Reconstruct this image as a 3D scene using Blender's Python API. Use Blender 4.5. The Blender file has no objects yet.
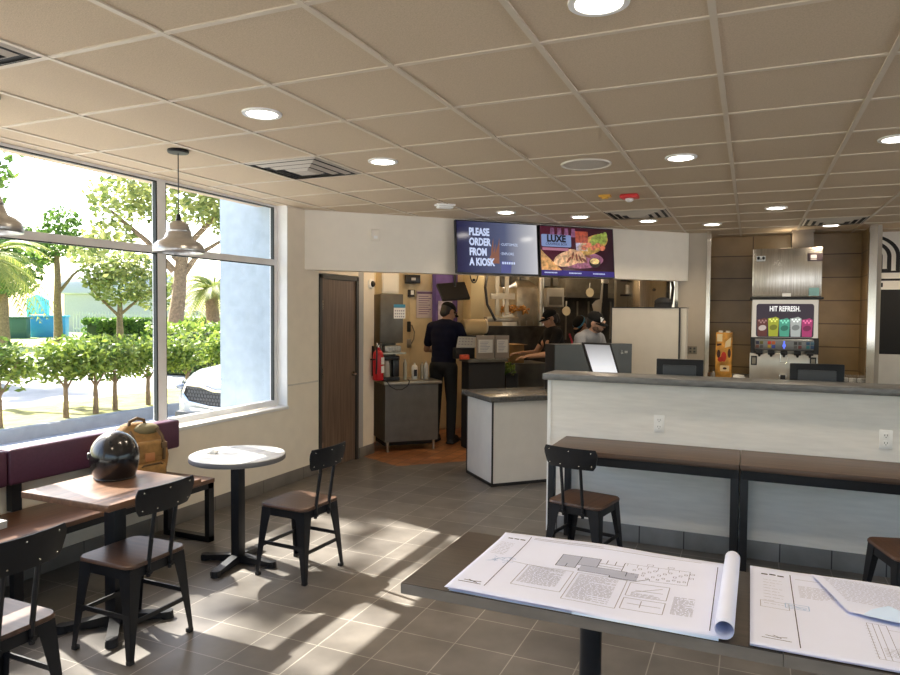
import bpy, bmesh, math, random
from mathutils import Vector, Matrix
import numpy as np
random.seed(7)
R = math.radians
EXPO = 0.0
PI = math.pi
sc = bpy.context.scene
col = sc.collection

# ------------------------------------------------------------------ camera
FPX, YAW, PITCH, ROLL, CAMH = 686.02, 0.413193, -0.035682, 0.007919, 1.65
_cy, _sy = math.cos(YAW), math.sin(YAW)
_f = Vector((-_sy, _cy, 0)); _r = Vector((_cy, _sy, 0)); _u = Vector((0, 0, 1))
FW = _f*math.cos(PITCH) + _u*math.sin(PITCH)
_u2 = -_f*math.sin(PITCH) + _u*math.cos(PITCH)
RT = _r*math.cos(ROLL) + _u2*math.sin(ROLL)
UP = -_r*math.sin(ROLL) + _u2*math.cos(ROLL)
cd = bpy.data.cameras.new('camera'); cam = bpy.data.objects.new('camera', cd); col.objects.link(cam)
cd.sensor_fit = 'HORIZONTAL'; cd.sensor_width = 36.0; cd.lens = FPX/900*36.0
cd.clip_start = 0.05; cd.clip_end = 500
cam.matrix_world = Matrix(((RT.x, UP.x, -FW.x, 0), (RT.y, UP.y, -FW.y, 0), (RT.z, UP.z, -FW.z, CAMH), (0, 0, 0, 1)))
sc.camera = cam
CP = Vector((0, 0, CAMH))
def ray(x, y): return FW + RT*((x-450)/FPX) - UP*((y-337.5)/FPX)
def atZ(x, y, z): d = ray(x, y); return CP + d*((z-CAMH)/d.z)
def atY(x, y, Y): d = ray(x, y); return CP + d*(Y/d.y)
def atX(x, y, X): d = ray(x, y); return CP + d*(X/d.x)
def atD(x, y, dep): return CP + ray(x, y)*dep
# the order counter and its bulkhead stand at 45 degrees to the room: s runs along it, t goes into the kitchen
Q = 2**.5/2
DO = Vector((-4.03, 5.62, 0)); DU = Vector((Q, Q, 0)); DV = Vector((-Q, Q, 0))
def DP(s, t, z=0): return DO + DU*s + DV*t + Vector((0, 0, z))
def atT(x, y, t):
    d = ray(x, y); p = CP + d*(((DP(0, t)-CP).dot(DV))/d.dot(DV))
    return (p-DO).dot(DU), p.z

# ------------------------------------------------------------------ materials
MATS = {}
def mat(name, c, rough=.5, metal=0., var=0., vscale=8., stretch=(1, 1, 1), bump=0., bscale=60., emit=0., ecol=None, spec=.5, trans=0., coat=0.):
    if name in MATS: return MATS[name]
    m = bpy.data.materials.new(name); m.use_nodes = True; MATS[name] = m
    nt = m.node_tree; b = nt.nodes['Principled BSDF']
    b.inputs['Base Color'].default_value = (*c, 1); b.inputs['Roughness'].default_value = rough; b.inputs['Metallic'].default_value = metal
    b.inputs['Specular IOR Level'].default_value = spec
    if coat: b.inputs['Coat Weight'].default_value = coat
    if emit: b.inputs['Emission Color'].default_value = (*(ecol or c), 1); b.inputs['Emission Strength'].default_value = emit
    if trans: b.inputs['Transmission Weight'].default_value = trans
    tc = nt.nodes.new('ShaderNodeTexCoord'); mp = nt.nodes.new('ShaderNodeMapping'); mp.inputs['Scale'].default_value = stretch
    nt.links.new(tc.outputs['Object'], mp.inputs['Vector'])
    n = nt.nodes.new('ShaderNodeTexNoise'); n.inputs['Scale'].default_value = vscale; n.inputs['Detail'].default_value = 5
    nt.links.new(mp.outputs['Vector'], n.inputs['Vector'])
    r = nt.nodes.new('ShaderNodeValToRGB'); v = var or .03
    r.color_ramp.elements[0].position = .3; r.color_ramp.elements[1].position = .7
    r.color_ramp.elements[0].color = (*[max(0, x*(1-v)) for x in c], 1); r.color_ramp.elements[1].color = (*[min(1, x*(1+v)) for x in c], 1)
    nt.links.new(n.outputs['Fac'], r.inputs['Fac']); nt.links.new(r.outputs['Color'], b.inputs['Base Color'])
    if bump:
        n2 = nt.nodes.new('ShaderNodeTexNoise'); n2.inputs['Scale'].default_value = bscale; n2.inputs['Detail'].default_value = 3
        nt.links.new(mp.outputs['Vector'], n2.inputs['Vector'])
        bp = nt.nodes.new('ShaderNodeBump'); bp.inputs['Strength'].default_value = bump; bp.inputs['Distance'].default_value = .01
        nt.links.new(n2.outputs['Fac'], bp.inputs['Height']); nt.links.new(bp.outputs['Normal'], b.inputs['Normal'])
    return m
def tile_mat(name, c1, c2, mortar, w, h, msize, origin, rough, axes='xy', offset=0., var=.25, bumps=.3, nscale=5.):
    m = bpy.data.materials.new(name); m.use_nodes = True; MATS[name] = m
    nt = m.node_tree; b = nt.nodes['Principled BSDF']
    g = nt.nodes.new('ShaderNodeNewGeometry'); s = nt.nodes.new('ShaderNodeSeparateXYZ'); cb = nt.nodes.new('ShaderNodeCombineXYZ')
    nt.links.new(g.outputs['Position'], s.inputs[0])
    for k, a in enumerate(axes):
        if a == 'd':   # along the 45 degree line
            ad = nt.nodes.new('ShaderNodeMath'); ad.operation = 'ADD'; nt.links.new(s.outputs['X'], ad.inputs[0]); nt.links.new(s.outputs['Y'], ad.inputs[1])
            ml = nt.nodes.new('ShaderNodeMath'); ml.operation = 'MULTIPLY'; ml.inputs[1].default_value = Q; nt.links.new(ad.outputs[0], ml.inputs[0]); src = ml.outputs[0]
        else: src = s.outputs[a.upper()]
        sb = nt.nodes.new('ShaderNodeMath'); sb.operation = 'SUBTRACT'; sb.inputs[1].default_value = origin[k]
        nt.links.new(src, sb.inputs[0]); nt.links.new(sb.outputs[0], cb.inputs[k])
    t = nt.nodes.new('ShaderNodeTexBrick'); t.offset = offset; t.offset_frequency = 2; t.squash = 1
    t.inputs['Color1'].default_value = (*c1, 1); t.inputs['Color2'].default_value = (*c2, 1); t.inputs['Mortar'].default_value = (*mortar, 1)
    t.inputs['Scale'].default_value = 1; t.inputs['Mortar Size'].default_value = msize; t.inputs['Mortar Smooth'].default_value = .1
    t.inputs['Brick Width'].default_value = w; t.inputs['Row Height'].default_value = h; t.inputs['Bias'].default_value = 0
    nt.links.new(cb.outputs[0], t.inputs['Vector'])
    n = nt.nodes.new('ShaderNodeTexNoise'); n.inputs['Scale'].default_value = nscale; n.inputs['Detail'].default_value = 6
    nt.links.new(g.outputs['Position'], n.inputs['Vector'])
    mr = nt.nodes.new('ShaderNodeMapRange'); mr.inputs['From Min'].default_value = .3; mr.inputs['From Max'].default_value = .7; mr.inputs['To Min'].default_value = 1-var; mr.inputs['To Max'].default_value = 1+var
    nt.links.new(n.outputs['Fac'], mr.inputs['Value'])
    mx = nt.nodes.new('ShaderNodeVectorMath'); mx.operation = 'SCALE'
    nt.links.new(t.outputs['Color'], mx.inputs[0]); nt.links.new(mr.outputs[0], mx.inputs['Scale']); nt.links.new(mx.outputs[0], b.inputs['Base Color'])
    b.inputs['Roughness'].default_value = rough
    bp = nt.nodes.new('ShaderNodeBump'); bp.inputs['Strength'].default_value = bumps; bp.inputs['Distance'].default_value = .003; bp.invert = True
    nt.links.new(t.outputs['Fac'], bp.inputs['Height']); nt.links.new(bp.outputs['Normal'], b.inputs['Normal'])
    return m
def glass_mat(name, tint=(1, 1, 1), ior=1.35, rough=0.0, opac=0.0, ocol=(.8, .8, .8)):
    m = bpy.data.materials.new(name); m.use_nodes = True; MATS[name] = m; nt = m.node_tree; nt.nodes.remove(nt.nodes['Principled BSDF'])
    out = nt.nodes['Material Output']; tr = nt.nodes.new('ShaderNodeBsdfTransparent'); tr.inputs[0].default_value = (*tint, 1)
    gl = nt.nodes.new('ShaderNodeBsdfGlossy'); gl.inputs['Roughness'].default_value = rough
    fr = nt.nodes.new('ShaderNodeFresnel'); fr.inputs['IOR'].default_value = ior
    mx = nt.nodes.new('ShaderNodeMixShader'); nt.links.new(fr.outputs[0], mx.inputs[0]); nt.links.new(tr.outputs[0], mx.inputs[1]); nt.links.new(gl.outputs[0], mx.inputs[2])
    last = mx.outputs[0]
    if opac:
        df = nt.nodes.new('ShaderNodeBsdfDiffuse'); df.inputs[0].default_value = (*ocol, 1); m2 = nt.nodes.new('ShaderNodeMixShader'); m2.inputs[0].default_value = opac
        nt.links.new(last, m2.inputs[1]); nt.links.new(df.outputs[0], m2.inputs[2]); last = m2.outputs[0]
    nt.links.new(last, out.inputs['Surface']); return m
def leaf_mat(name, c1, c2, transl=.35):
    m = bpy.data.materials.new(name); m.use_nodes = True; MATS[name] = m; nt = m.node_tree; b = nt.nodes['Principled BSDF']; out = nt.nodes['Material Output']
    g = nt.nodes.new('ShaderNodeNewGeometry'); r = nt.nodes.new('ShaderNodeValToRGB'); r.color_ramp.elements[0].color = (*c1, 1); r.color_ramp.elements[1].color = (*c2, 1)
    nt.links.new(g.outputs['Random Per Island'], r.inputs[0]); nt.links.new(r.outputs[0], b.inputs['Base Color']); b.inputs['Roughness'].default_value = .55
    tl = nt.nodes.new('ShaderNodeBsdfTranslucent'); nt.links.new(r.outputs[0], tl.inputs[0]); mx = nt.nodes.new('ShaderNodeMixShader'); mx.inputs[0].default_value = transl
    nt.links.new(b.outputs[0], mx.inputs[1]); nt.links.new(tl.outputs[0], mx.inputs[2]); nt.links.new(mx.outputs[0], out.inputs['Surface']); return m
def wood_mat(name, c, axis=0, var=.35, rough=.4):
    st = [1.2, 1.2, 1.2]; st[axis] = .06
    return mat(name, c, rough=rough, var=var, vscale=38, stretch=st, bump=.04, bscale=60)

M_floor = tile_mat('dining_floor_tile', (.142, .129, .115), (.104, .095, .087), (.30, .28, .25), .3048, .3048, .0028, (-1.3215-.3048*20, 3.41-.3048*30), .36, var=.22)
M_quarry = tile_mat('quarry_tile', (.36, .15, .055), (.26, .10, .04), (.10, .06, .04), .155, .155, .006, (-8, 0), .35, var=.25)
M_base = tile_mat('base_tile_along_x', (.21, .215, .22), (.165, .17, .172), (.03, .03, .032), .3048, .5, .004, (-1.62, -.2), .4, axes='xz', var=.2)
M_base2 = tile_mat('base_tile_along_y', (.20, .185, .165), (.165, .15, .135), (.08, .075, .07), .6096, .5, .004, (0.1, -.2), .4, axes='yz', var=.15)
M_brown = tile_mat('brown_wall_tile', (.37, .25, .115), (.33, .22, .10), (.13, .08, .04), 1.25, .2835, .007, (-.62, 1.838-.2835*8), .28, axes='xz', var=.12, offset=.5)
M_brown2 = tile_mat('brown_side_tile', (.37, .25, .115), (.33, .22, .10), (.13, .08, .04), 1.25, .2835, .007, (8, 1.838-.2835*8), .28, axes='yz', var=.12)
M_wall = mat('cream_wall_paint', (.85, .77, .64), .6, var=.03, bump=.05, bscale=250)
M_bulk = mat('pale_bulkhead_paint', (.86, .81, .71), .6, var=.02)
M_reveal = mat('white_reveal_paint', (.86, .86, .85), .5)
M_pillar = mat('greige_pillar_paint', (.52, .46, .38), .6, var=.03)
M_ceil = mat('ceiling_tile_speckled', (.60, .485, .345), .9, var=.10, vscale=170, bump=.25, bscale=220)
M_grid = mat('ceiling_grid_metal', (.66, .575, .46), .45)
M_gridd = mat('vent_grey_paint', (.52, .47, .40), .5)
M_dark = mat('flat_black', (.012, .012, .013), .7)
M_blackm = mat('black_powder_coat', (.010, .0105, .013), .42, var=.2, vscale=20, spec=.35)
M_blackp = mat('black_plastic', (.016, .016, .018), .3)
M_frame = mat('white_aluminium', (.83, .83, .83), .35)
M_gasket = mat('black_gasket', (.015, .02, .02), .5)
M_seatw = wood_mat('seat_wood', (.075, .040, .026), 1, rough=.36)
M_barw = wood_mat('bar_top_wood', (.10, .062, .042), 0, rough=.42)
M_fgw = wood_mat('dark_table_wood', (.034, .024, .018), 0, rough=.42)
M_edge = mat('laminate_edge', (.20, .175, .15), .5, var=.15, vscale=30, stretch=(.3, 1, 1))
M_dtw = wood_mat('table_walnut', (.16, .085, .05), 1, rough=.34)
M_plank = wood_mat('bench_plank', (.125, .062, .036), 1, rough=.36)
M_purple = mat('plum_vinyl', (.085, .028, .06), .42, var=.1, vscale=60, bump=.08, bscale=300)
M_slab = mat('grey_laminate_slab', (.145, .148, .15), .34, var=.25, vscale=14, stretch=(1, 3, 3))
M_half = mat('pale_streaked_laminate', (.85, .825, .775), .45, var=.05, vscale=16, stretch=(.35, 1.6, 2.6))
M_white = mat('white_laminate', (.74, .71, .66), .4)
M_whitep = mat('white_plastic', (.93, .93, .91), .35)
M_steel = mat('brushed_steel_reflections', (.66, .62, .55), .25, .95, var=.25, vscale=10, stretch=(14, 14, .25))  # vertical streaks in the colour stand for bands of reflection
M_steeld = mat('worn_steel', (.30, .27, .22), .38, .8, var=.25, vscale=7)
M_nickel = mat('brushed_nickel', (.56, .55, .54), .30, 1., var=.10, vscale=30, stretch=(1, 1, 8))
M_chrome = mat('chrome', (.78, .74, .66), .16, 1.)
M_marble = mat('grey_stone_laminate', (.50, .50, .50), .3, var=.2, vscale=14)
M_paper = mat('white_paper', (.70, .745, .93), .65, var=.01)
M_paperb = mat('blue_tinted_paper', (.56, .70, .90), .6)
M_ink = mat('grey_ink', (.20, .20, .26), .8)
M_inkd = mat('dark_ink', (.03, .03, .05), .8)
M_inkl = mat('pale_ink', (.36, .36, .43), .8)
M_inkb = mat('blue_ink', (.33, .48, .72), .8)
M_glass = glass_mat('window_glass', (.97, .99, .99))
M_acryl = glass_mat('clear_acrylic', (.93, .93, .92), 1.3, opac=.12)
M_lens = mat('lit_lens', (1, .96, .88), .5, emit=14, ecol=(1, .93, .82))
M_doorw = wood_mat('walnut_door', (.15, .10, .07), 2, rough=.45)
M_doorf = mat('dark_door_frame', (.045, .042, .04), .45)

# ------------------------------------------------------------------ mesh builder
def sharp(me, ang=38):
    me.polygons.foreach_set('use_smooth', [True]*len(me.polygons)); me.set_sharp_from_angle(angle=R(ang)); me.update()
class MB:
    def __init__(s): s.v = []; s.f = []; s.m = []; s.T = Matrix.Identity(4); s.k = 0
    def at(s, T): s.T = T; return s
    def mi(s, k): s.k = k; return s
    def add(s, vs, fs):
        o = len(s.v); s.v += [tuple(s.T @ Vector(v)) for v in vs]
        for f in fs: s.f.append(tuple(i+o for i in f)); s.m.append(s.k)
        return s
    def bm(s, b):
        b.verts.index_update(); s.add([v.co[:] for v in b.verts], [[v.index for v in f.verts] for f in b.faces]); b.free(); return s
    def box(s, x0, x1, y0, y1, z0, z1, bev=0, seg=2):
        x0, x1 = min(x0, x1), max(x0, x1); y0, y1 = min(y0, y1), max(y0, y1); z0, z1 = min(z0, z1), max(z0, z1)
        if not bev:
            return s.add([(x0, y0, z0), (x1, y0, z0), (x1, y1, z0), (x0, y1, z0), (x0, y0, z1), (x1, y0, z1), (x1, y1, z1), (x0, y1, z1)],
                         [(0, 3, 2, 1), (4, 5, 6, 7), (0, 1, 5, 4), (1, 2, 6, 5), (2, 3, 7, 6), (3, 0, 4, 7)])
        b = bmesh.new(); bmesh.ops.create_cube(b, size=1, matrix=Matrix.Translation(((x0+x1)/2, (y0+y1)/2, (z0+z1)/2)) @ Matrix.Diagonal((x1-x0, y1-y0, z1-z0, 1)))
        bmesh.ops.bevel(b, geom=b.edges[:], offset=min(bev, .49*min(x1-x0, y1-y0, z1-z0)), segments=seg, affect='EDGES', profile=.5)
        return s.bm(b)
    def cyl(s, p0, p1, r0, r1=None, n=16, cap=True):
        p0 = Vector(p0); p1 = Vector(p1); r1 = r0 if r1 is None else r1
        z = (p1-p0).normalized(); x = z.orthogonal().normalized(); y = z.cross(x); vs = []
        for p, r in ((p0, r0), (p1, r1)):
            vs += [p + x*(r*math.cos(2*PI*i/n)) + y*(r*math.sin(2*PI*i/n)) for i in range(n)]
        fs = [(i, (i+1) % n, n+(i+1) % n, n+i) for i in range(n)]
        if cap: fs += [tuple(range(n-1, -1, -1)), tuple(range(n, 2*n))]
        return s.add(vs, fs)
    def tube(s, pts, r, n=8, rs=None):
        pts = [Vector(p) for p in pts]; vs = []; N = len(pts); x = None
        for i, p in enumerate(pts):
            d = (pts[min(i+1, N-1)] - pts[max(i-1, 0)]).normalized()
            x = d.orthogonal().normalized() if x is None else (x - d*x.dot(d)).normalized()
            y = d.cross(x); rr = rs[i] if rs else r
            vs += [p + x*(rr*math.cos(2*PI*k/n)) + y*(rr*math.sin(2*PI*k/n)) for k in range(n)]
        fs = [(i*n+k, i*n+(k+1) % n, (i+1)*n+(k+1) % n, (i+1)*n+k) for i in range(N-1) for k in range(n)]
        fs += [tuple(range(n-1, -1, -1)), tuple(range((N-1)*n, N*n))]
        return s.add(vs, fs)
    def lathe(s, prof, n=32, c=(0, 0, 0), cap=True, sx=1, sy=1):
        vs = [(c[0]+sx*r*math.cos(2*PI*i/n), c[1]+sy*r*math.sin(2*PI*i/n), c[2]+z) for r, z in prof for i in range(n)]
        fs = [(j*n+i, j*n+(i+1) % n, (j+1)*n+(i+1) % n, (j+1)*n+i) for j in range(len(prof)-1) for i in range(n)]
        if cap: fs += [tuple(range(n-1, -1, -1)), tuple(range((len(prof)-1)*n, len(prof)*n))]
        return s.add(vs, fs)
    def sph(s, c, r, u=16, v=10):
        if not hasattr(r, '__len__'): r = (r, r, r)
        b = bmesh.new(); bmesh.ops.create_uvsphere(b, u_segments=u, v_segments=v, radius=1, matrix=Matrix.Translation(c) @ Matrix.Diagonal((*r, 1)))
        return s.bm(b)
    def prism(s, poly, z0, z1):          # polygon in xy, counter-clockwise
        n = len(poly); vs = [(x, y, z0) for x, y in poly] + [(x, y, z1) for x, y in poly]
        return s.add(vs, [tuple(range(n-1, -1, -1)), tuple(range(n, 2*n))] + [(i, (i+1) % n, n+(i+1) % n, n+i) for i in range(n)])
    def xz(s, poly, y0, y1):             # polygon in xz (front view), extruded along y
        n = len(poly); vs = [(x, y0, z) for x, z in poly] + [(x, y1, z) for x, z in poly]
        return s.add(vs, [tuple(range(n)), tuple(range(2*n-1, n-1, -1))] + [(i, n+i, n+(i+1) % n, (i+1) % n) for i in range(n)])
    def obj(s, name, mats, parent=None, ang=38, kind=None, flat=False):
        me = bpy.data.meshes.new(name); me.from_pydata(s.v, [], s.f)
        for m in (mats if isinstance(mats, (list, tuple)) else [mats]): me.materials.append(m)
        me.polygons.foreach_set('material_index', s.m)
        b = bmesh.new(); b.from_mesh(me); bmesh.ops.recalc_face_normals(b, faces=b.faces[:]); b.to_mesh(me); b.free()
        if not flat: sharp(me, ang)
        o = bpy.data.objects.new(name, me); col.objects.link(o)
        if parent: o.parent = parent
        if kind: o['kind'] = kind
        return o
def rrect(w, h, r, n=5, cx=0, cy=0):
    out = []
    for sx, sy, a in ((1, 1, 0), (-1, 1, 90), (-1, -1, 180), (1, -1, 270)):
        for i in range(n+1):
            t = R(a + 90*i/n); out.append((cx+sx*(w/2-r)+r*math.cos(t), cy+sy*(h/2-r)+r*math.sin(t)))
    return out
def thing(name, label, cat, loc=(0, 0, 0), rz=0., group=None):
    o = bpy.data.objects.new(name, None); col.objects.link(o); o.location = loc; o.rotation_euler = (0, 0, rz); o.empty_display_size = .1
    o['label'] = label; o['category'] = cat
    if group: o['group'] = group
    return o
def tag(o, label, cat, group=None, kind=None):
    o['label'] = label; o['category'] = cat
    if group: o['group'] = group
    if kind: o['kind'] = kind
    return o
def copy_tree(o, parent=None):
    c = o.copy(); col.objects.link(c); c.parent = parent
    for ch in list(o.children): copy_tree(ch, c)
    return c
def dup(o, loc, rz, label):
    c = copy_tree(o); c.location = loc; c.rotation_euler = (0, 0, rz); c['label'] = label; return c
def text(body, size, M, m, parent=None, name='lettering', sx=1., align='LEFT', depth=.0004, bold=0.):
    cu = bpy.data.curves.new(name, 'FONT'); cu.body = body; cu.size = size; cu.align_x = align; cu.extrude = depth; cu.offset = bold; cu.resolution_u = 3
    t = bpy.data.objects.new(name, cu); col.objects.link(t)
    me = bpy.data.meshes.new_from_object(t.evaluated_get(bpy.context.evaluated_depsgraph_get()))
    bpy.data.objects.remove(t); bpy.data.curves.remove(cu)
    me.transform(M @ Matrix.Diagonal((sx, 1, 1, 1))); me.materials.clear(); me.materials.append(m)
    o = bpy.data.objects.new(name, me); col.objects.link(o)
    if parent: o.parent = parent
    return o
# frame that maps text xy to a vertical face looking along -Y (local)
def face_my(x, y, z): return Matrix.Translation((x, y, z)) @ Matrix.Rotation(PI/2, 4, 'X')

# ------------------------------------------------------------------ the room shell
ZC = 2.654
XL = -4.03
XW = -4.17           # glass plane
XR, YF = 6.0, -2.2   # the parts of the dining room behind the camera
mb = MB(); mb.prism([(XL-.3, YF-.2), (XR+.2, YF-.2), (XR+.2, 9.9), (-.05, 9.9), (-.55, 9.38), (-3.45, 6.48), (-4.33, 6.9)], -.15, 0); mb.obj('floor', M_floor, kind='structure')
kf = [DP(.25, .45), DP(6.2, .45), DP(6.2, 4.6), DP(-2, 4.6), DP(-2, 1.9), Vector((-4.33, 6.9, 0))]
# kitchen floor, quarry tile
mb = MB(); mb.prism([(-3.4498, 6.4802), (-.55, 9.3802), (.25, 9.95), (.25, 13.2), (-2.0, 13.2), (-4.8, 9.5), (-4.43, 8.5), (-4.43, 6.95), (-4.33, 6.9002)], -.15, -.0005); mb.obj('floor_kitchen', M_quarry, kind='structure')
mb = MB(); mb.box(XL-.35, XR+.2, YF-.2, 13, ZC, ZC+.25); mb.obj('ceiling', M_ceil, kind='structure')
# exposed T-bars of the ceiling grid
mb = MB()
gx0, gy0, gs = -3.796, 1.2748, .6096
bars_x = [gx0+gs*k for k in range(0, 16)]
bars_y = [gy0+gs*k for k in range(-5, 15)]
def inside_room(x, y):  # dining side of the bulkhead
    return y < x + 9.62
for x in bars_x:
    y1 = min(x+9.6, 9.5) if x < 1.25 else 9.55
    mb.box(x-.012, x+.012, YF, y1, ZC-.007, ZC+.01)
for y in bars_y:
    x0 = max(XL, y-9.6)
    if y > 9.5: continue
    mb.box(x0, XR, y-.012, y+.012, ZC-.0055, ZC+.01)
mb.box(XL, XL+.02, YF, 5.6, ZC-.0065, ZC+.01)
mb.obj('trim_1', M_grid, kind='structure')

# left wall with the window run and the dark door
WS, WE = -1.62, 5.352       # window run
mb = MB()
mb.box(XL-.3, XL, YF-.2, WE, 0, .74)
mb.box(XL-.3, XL, YF-.2, WS, .74, ZC)
mb.box(XL-.3, XL, WE, 5.86, 0, ZC); mb.box(XL-.3, XL, 5.86, 6.63, 2.05, ZC); mb.box(XL-.3, XL, 6.745, 6.98, 0, ZC)
mb.obj('wall_left', M_wall, kind='structure')
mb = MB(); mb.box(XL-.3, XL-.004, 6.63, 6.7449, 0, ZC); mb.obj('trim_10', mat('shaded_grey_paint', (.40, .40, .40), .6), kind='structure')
mb = MB(); mb.box(XL-.11, XL+.012, WS, WE+.002, .725, .752, .004); mb.obj('trim_2', M_reveal, kind='structure')           # window stool
mb = MB(); mb.box(XL-.172, XL-.0005, WE-.012, WE+.001, .75, ZC); mb.obj('trim_3', M_reveal, kind='structure')               # reveal cheek
mb = MB(); mb.box(XL, XL+.006, WE+.0, 5.84, .94, .955); mb.obj('trim_4', mat('beige_chair_rail', (.62, .57, .49), .5), kind='structure')  # thin chair rail in a duller beige than the wall
mb = MB(); mb.box(XL, XL+.012, -2, 5.84, 0, .118, .003); mb.box(XL, XL+.012, 6.65, 6.98, 0, .118, .003); mb.obj('baseboard_left', M_base2, kind='structure')
mull = [5.325, 3.941, 2.581, 1.221, -.139, -1.6]
for i in range(5):
    y1, y0 = mull[i], mull[i+1]
    a, b_ = y0+.0402, y1-(.0272 if i == 0 else .0402)
    fr = MB(); fr.box(XW-.03, XW+.026, y0-.040, y0+.040, .755, ZC-.001)
    if i == 0: fr.box(XW-.03, XW+.026, y1-.0269, y1+.0269, .755, ZC-.001)
    fr.box(XW-.029, XW+.025, a, b_, 2.088, 2.142); fr.box(XW-.029, XW+.025, a, b_, .7535, .806); fr.box(XW-.029, XW+.025, a, b_, ZC-.02, ZC-.0015)
    fr.mi(1)
    for z0, z1 in ((.806, 2.088), (2.142, ZC-.02)):
        fr.box(XW-.008, XW+.022, a, a+.010, z0, z1); fr.box(XW-.008, XW+.0235, b_-.012, b_, z0, z1); fr.box(XW-.008, XW+.022, a+.0101, b_-.0121, z1-.008, z1)
    w = fr.obj('window_%d' % (i+1), [M_frame, M_gasket], kind='structure')
    for z0, z1 in ((.806, 2.088), (2.142, ZC-.02)):
        p = MB(); p.add([(XW, a, z0), (XW, b_, z0), (XW, b_, z1), (XW, a, z1)], [(0, 1, 2, 3)]); p.obj('pane', M_glass, w)
# front and right walls behind the camera, with wide windows that let daylight in
def window_wall(name, along_x, c, lo, hi, nwin, base):
    mb = MB(); th = .2*(-1 if along_x else 1)
    def bx(a, b, z0, z1, m=mb):
        if along_x: m.box(a, b, c+th, c, z0, z1)
        else: m.box(c, c+th, a, b, z0, z1)
    bx(lo-.2, hi+.2, 0, .7); bx(lo-.2, hi+.2, 2.4, ZC); bx(lo-.2, lo+.4, .7, 2.4); bx(hi-.4, hi+.2, .7, 2.4)
    o = mb.obj(name, M_wall, kind='structure')
    L = (hi-lo-.8)/nwin
    for k in range(nwin):
        a = lo+.4+L*k; fr = MB(); bx(a, a+.05, .7, 2.4, fr); bx(a+L-.05, a+L, .7, 2.4, fr); bx(a, a+L, .7, .75, fr); bx(a, a+L, 2.35, 2.4, fr)
        w = fr.obj('window_%d' % (base+k), M_frame, kind='structure'); p = MB(); d = c+th/2
        p.add([(a+.05, d, .75), (a+L-.05, d, .75), (a+L-.05, d, 2.35), (a+.05, d, 2.35)] if along_x else [(d, a+.05, .75), (d, a+L-.05, .75), (d, a+L-.05, 2.35), (d, a+.05, 2.35)], [(0, 1, 2, 3)]); p.obj('pane', M_glass, w)
window_wall('wall_front', True, YF, XL, XR, 5, 6)
window_wall('wall_right', False, XR, YF, 9.6, 6, 11)

# dark walnut door under the bulkhead
mb = MB(); mb.box(XL-.1, XL+.012, 5.868, 5.912, 0, 2.035); mb.box(XL-.1, XL+.012, 6.58, 6.625, 0, 2.035); mb.box(XL-.1, XL+.012, 5.868, 6.625, 1.995, 2.04)
d = mb.obj('door_1', M_doorf, kind='structure')
mb = MB(); mb.box(XL-.05, XL-.008, 5.914, 6.578, .008, 1.993); mb.obj('door_leaf', M_doorw, d)
mb = MB(); mb.cyl((XL-.008, 6.515, .97), (XL+.012, 6.515, .97), .026, n=20); mb.tube([(XL+.012, 6.515, .97), (XL+.045, 6.515, .97), (XL+.05, 6.50, .972), (XL+.05, 6.41, .974)], .009); mb.obj('door_handle', M_chrome, d)
for z in (.25, 1.02, 1.72):
    mb = MB(); mb.cyl((XL+.004, 5.914, z-.05), (XL+.004, 5.914, z+.05), .008, n=10); mb.box(XL-.008, XL+.001, 5.917, 5.94, z-.05, z+.05); mb.obj('hinge', M_chrome, d)

# bulkhead over the order counter, at 45 degrees
DM = Matrix.Translation(DO) @ Matrix.Rotation(R(45), 4, 'Z')
mb = MB().at(DM); mb.box(0, 4.68, 0, .16, 2.067, ZC); mb.obj('wall_bulkhead', M_bulk, kind='structure')
# end pillar, brown tiled recess and its trims
YB = 9.56
mb = MB(); mb.box(-.835, -.505, 8.95, YB+.2, 0, ZC); mb.obj('wall_pillar', M_pillar, kind='structure')
mb = MB(); mb.box(-.508, -.462, 8.92, 8.952, 0, ZC-.001); mb.box(-.504, -.4625, 8.953, 9.02, 0, ZC-.001); mb.obj('trim_5', M_chrome, kind='structure')
mb = MB(); mb.box(-.875, -.8355, 8.93, 8.99, 0, 2.2); mb.obj('trim_9', M_chrome, kind='structure')
mb = MB(); mb.box(-.503, 1.20, YB, YB+.2, 0, ZC); mb.obj('wall_back', M_brown, kind='structure')
mb = MB(); mb.box(1.20, 1.30, 8.87, YB+.2, 0, ZC); mb.obj('wall_recess', M_brown2, kind='structure')
mb = MB(); mb.box(1.178, 1.255, 8.80, 8.869, 0, ZC-.001); mb.obj('trim_6', M_chrome, kind='structure')
mb = MB(); mb.box(1.2552, 1.30, 8.82, 8.868, 0, ZC-.001); mb.obj('trim_7', M_pillar, kind='structure')
mb = MB(); mb.box(1.30, XR, YB+.02, YB+.2, 1.97, ZC); mb.box(1.30, XR, YB+.021, YB+.2, 0, 1.2, 0); mb.mi(1); mb.box(1.30, XR, YB+.025, YB+.2, 1.2, 1.97); mb.obj('wall_mural', [mat('mural_white', (.80, .78, .73), .6), M_dark], kind='structure')
# kitchen walls
M_kwall = mat('cream_kitchen_wall', (.72, .60, .38), .5, var=.06)
mb = MB(); mb.box(-4.43, -4.36, 6.981, 8.62, 0, ZC); mb.box(-4.43, -4.331, 6.75, 6.9805, 0, ZC); mb.obj('wall_kitchen', M_kwall, kind='structure')
mb = MB().at(DM); SM = atT(484, 300, 2.3)[0]; mb.box(SM-.1, 6.6, 4.3, 4.45, 0, ZC); mb.box(1.75, SM, 2.3, 2.42, 0, ZC); mb.box(SM-.1, SM-.001, 2.42, 4.3, 0, ZC); mb.obj('wall_kitchen_back', M_kwall, kind='structure')
mb = MB(); mb.box(.15, .3, YB+.2, 12.8, 0, ZC); mb.obj('wall_kitchen_side', M_kwall, kind='structure')

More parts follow.
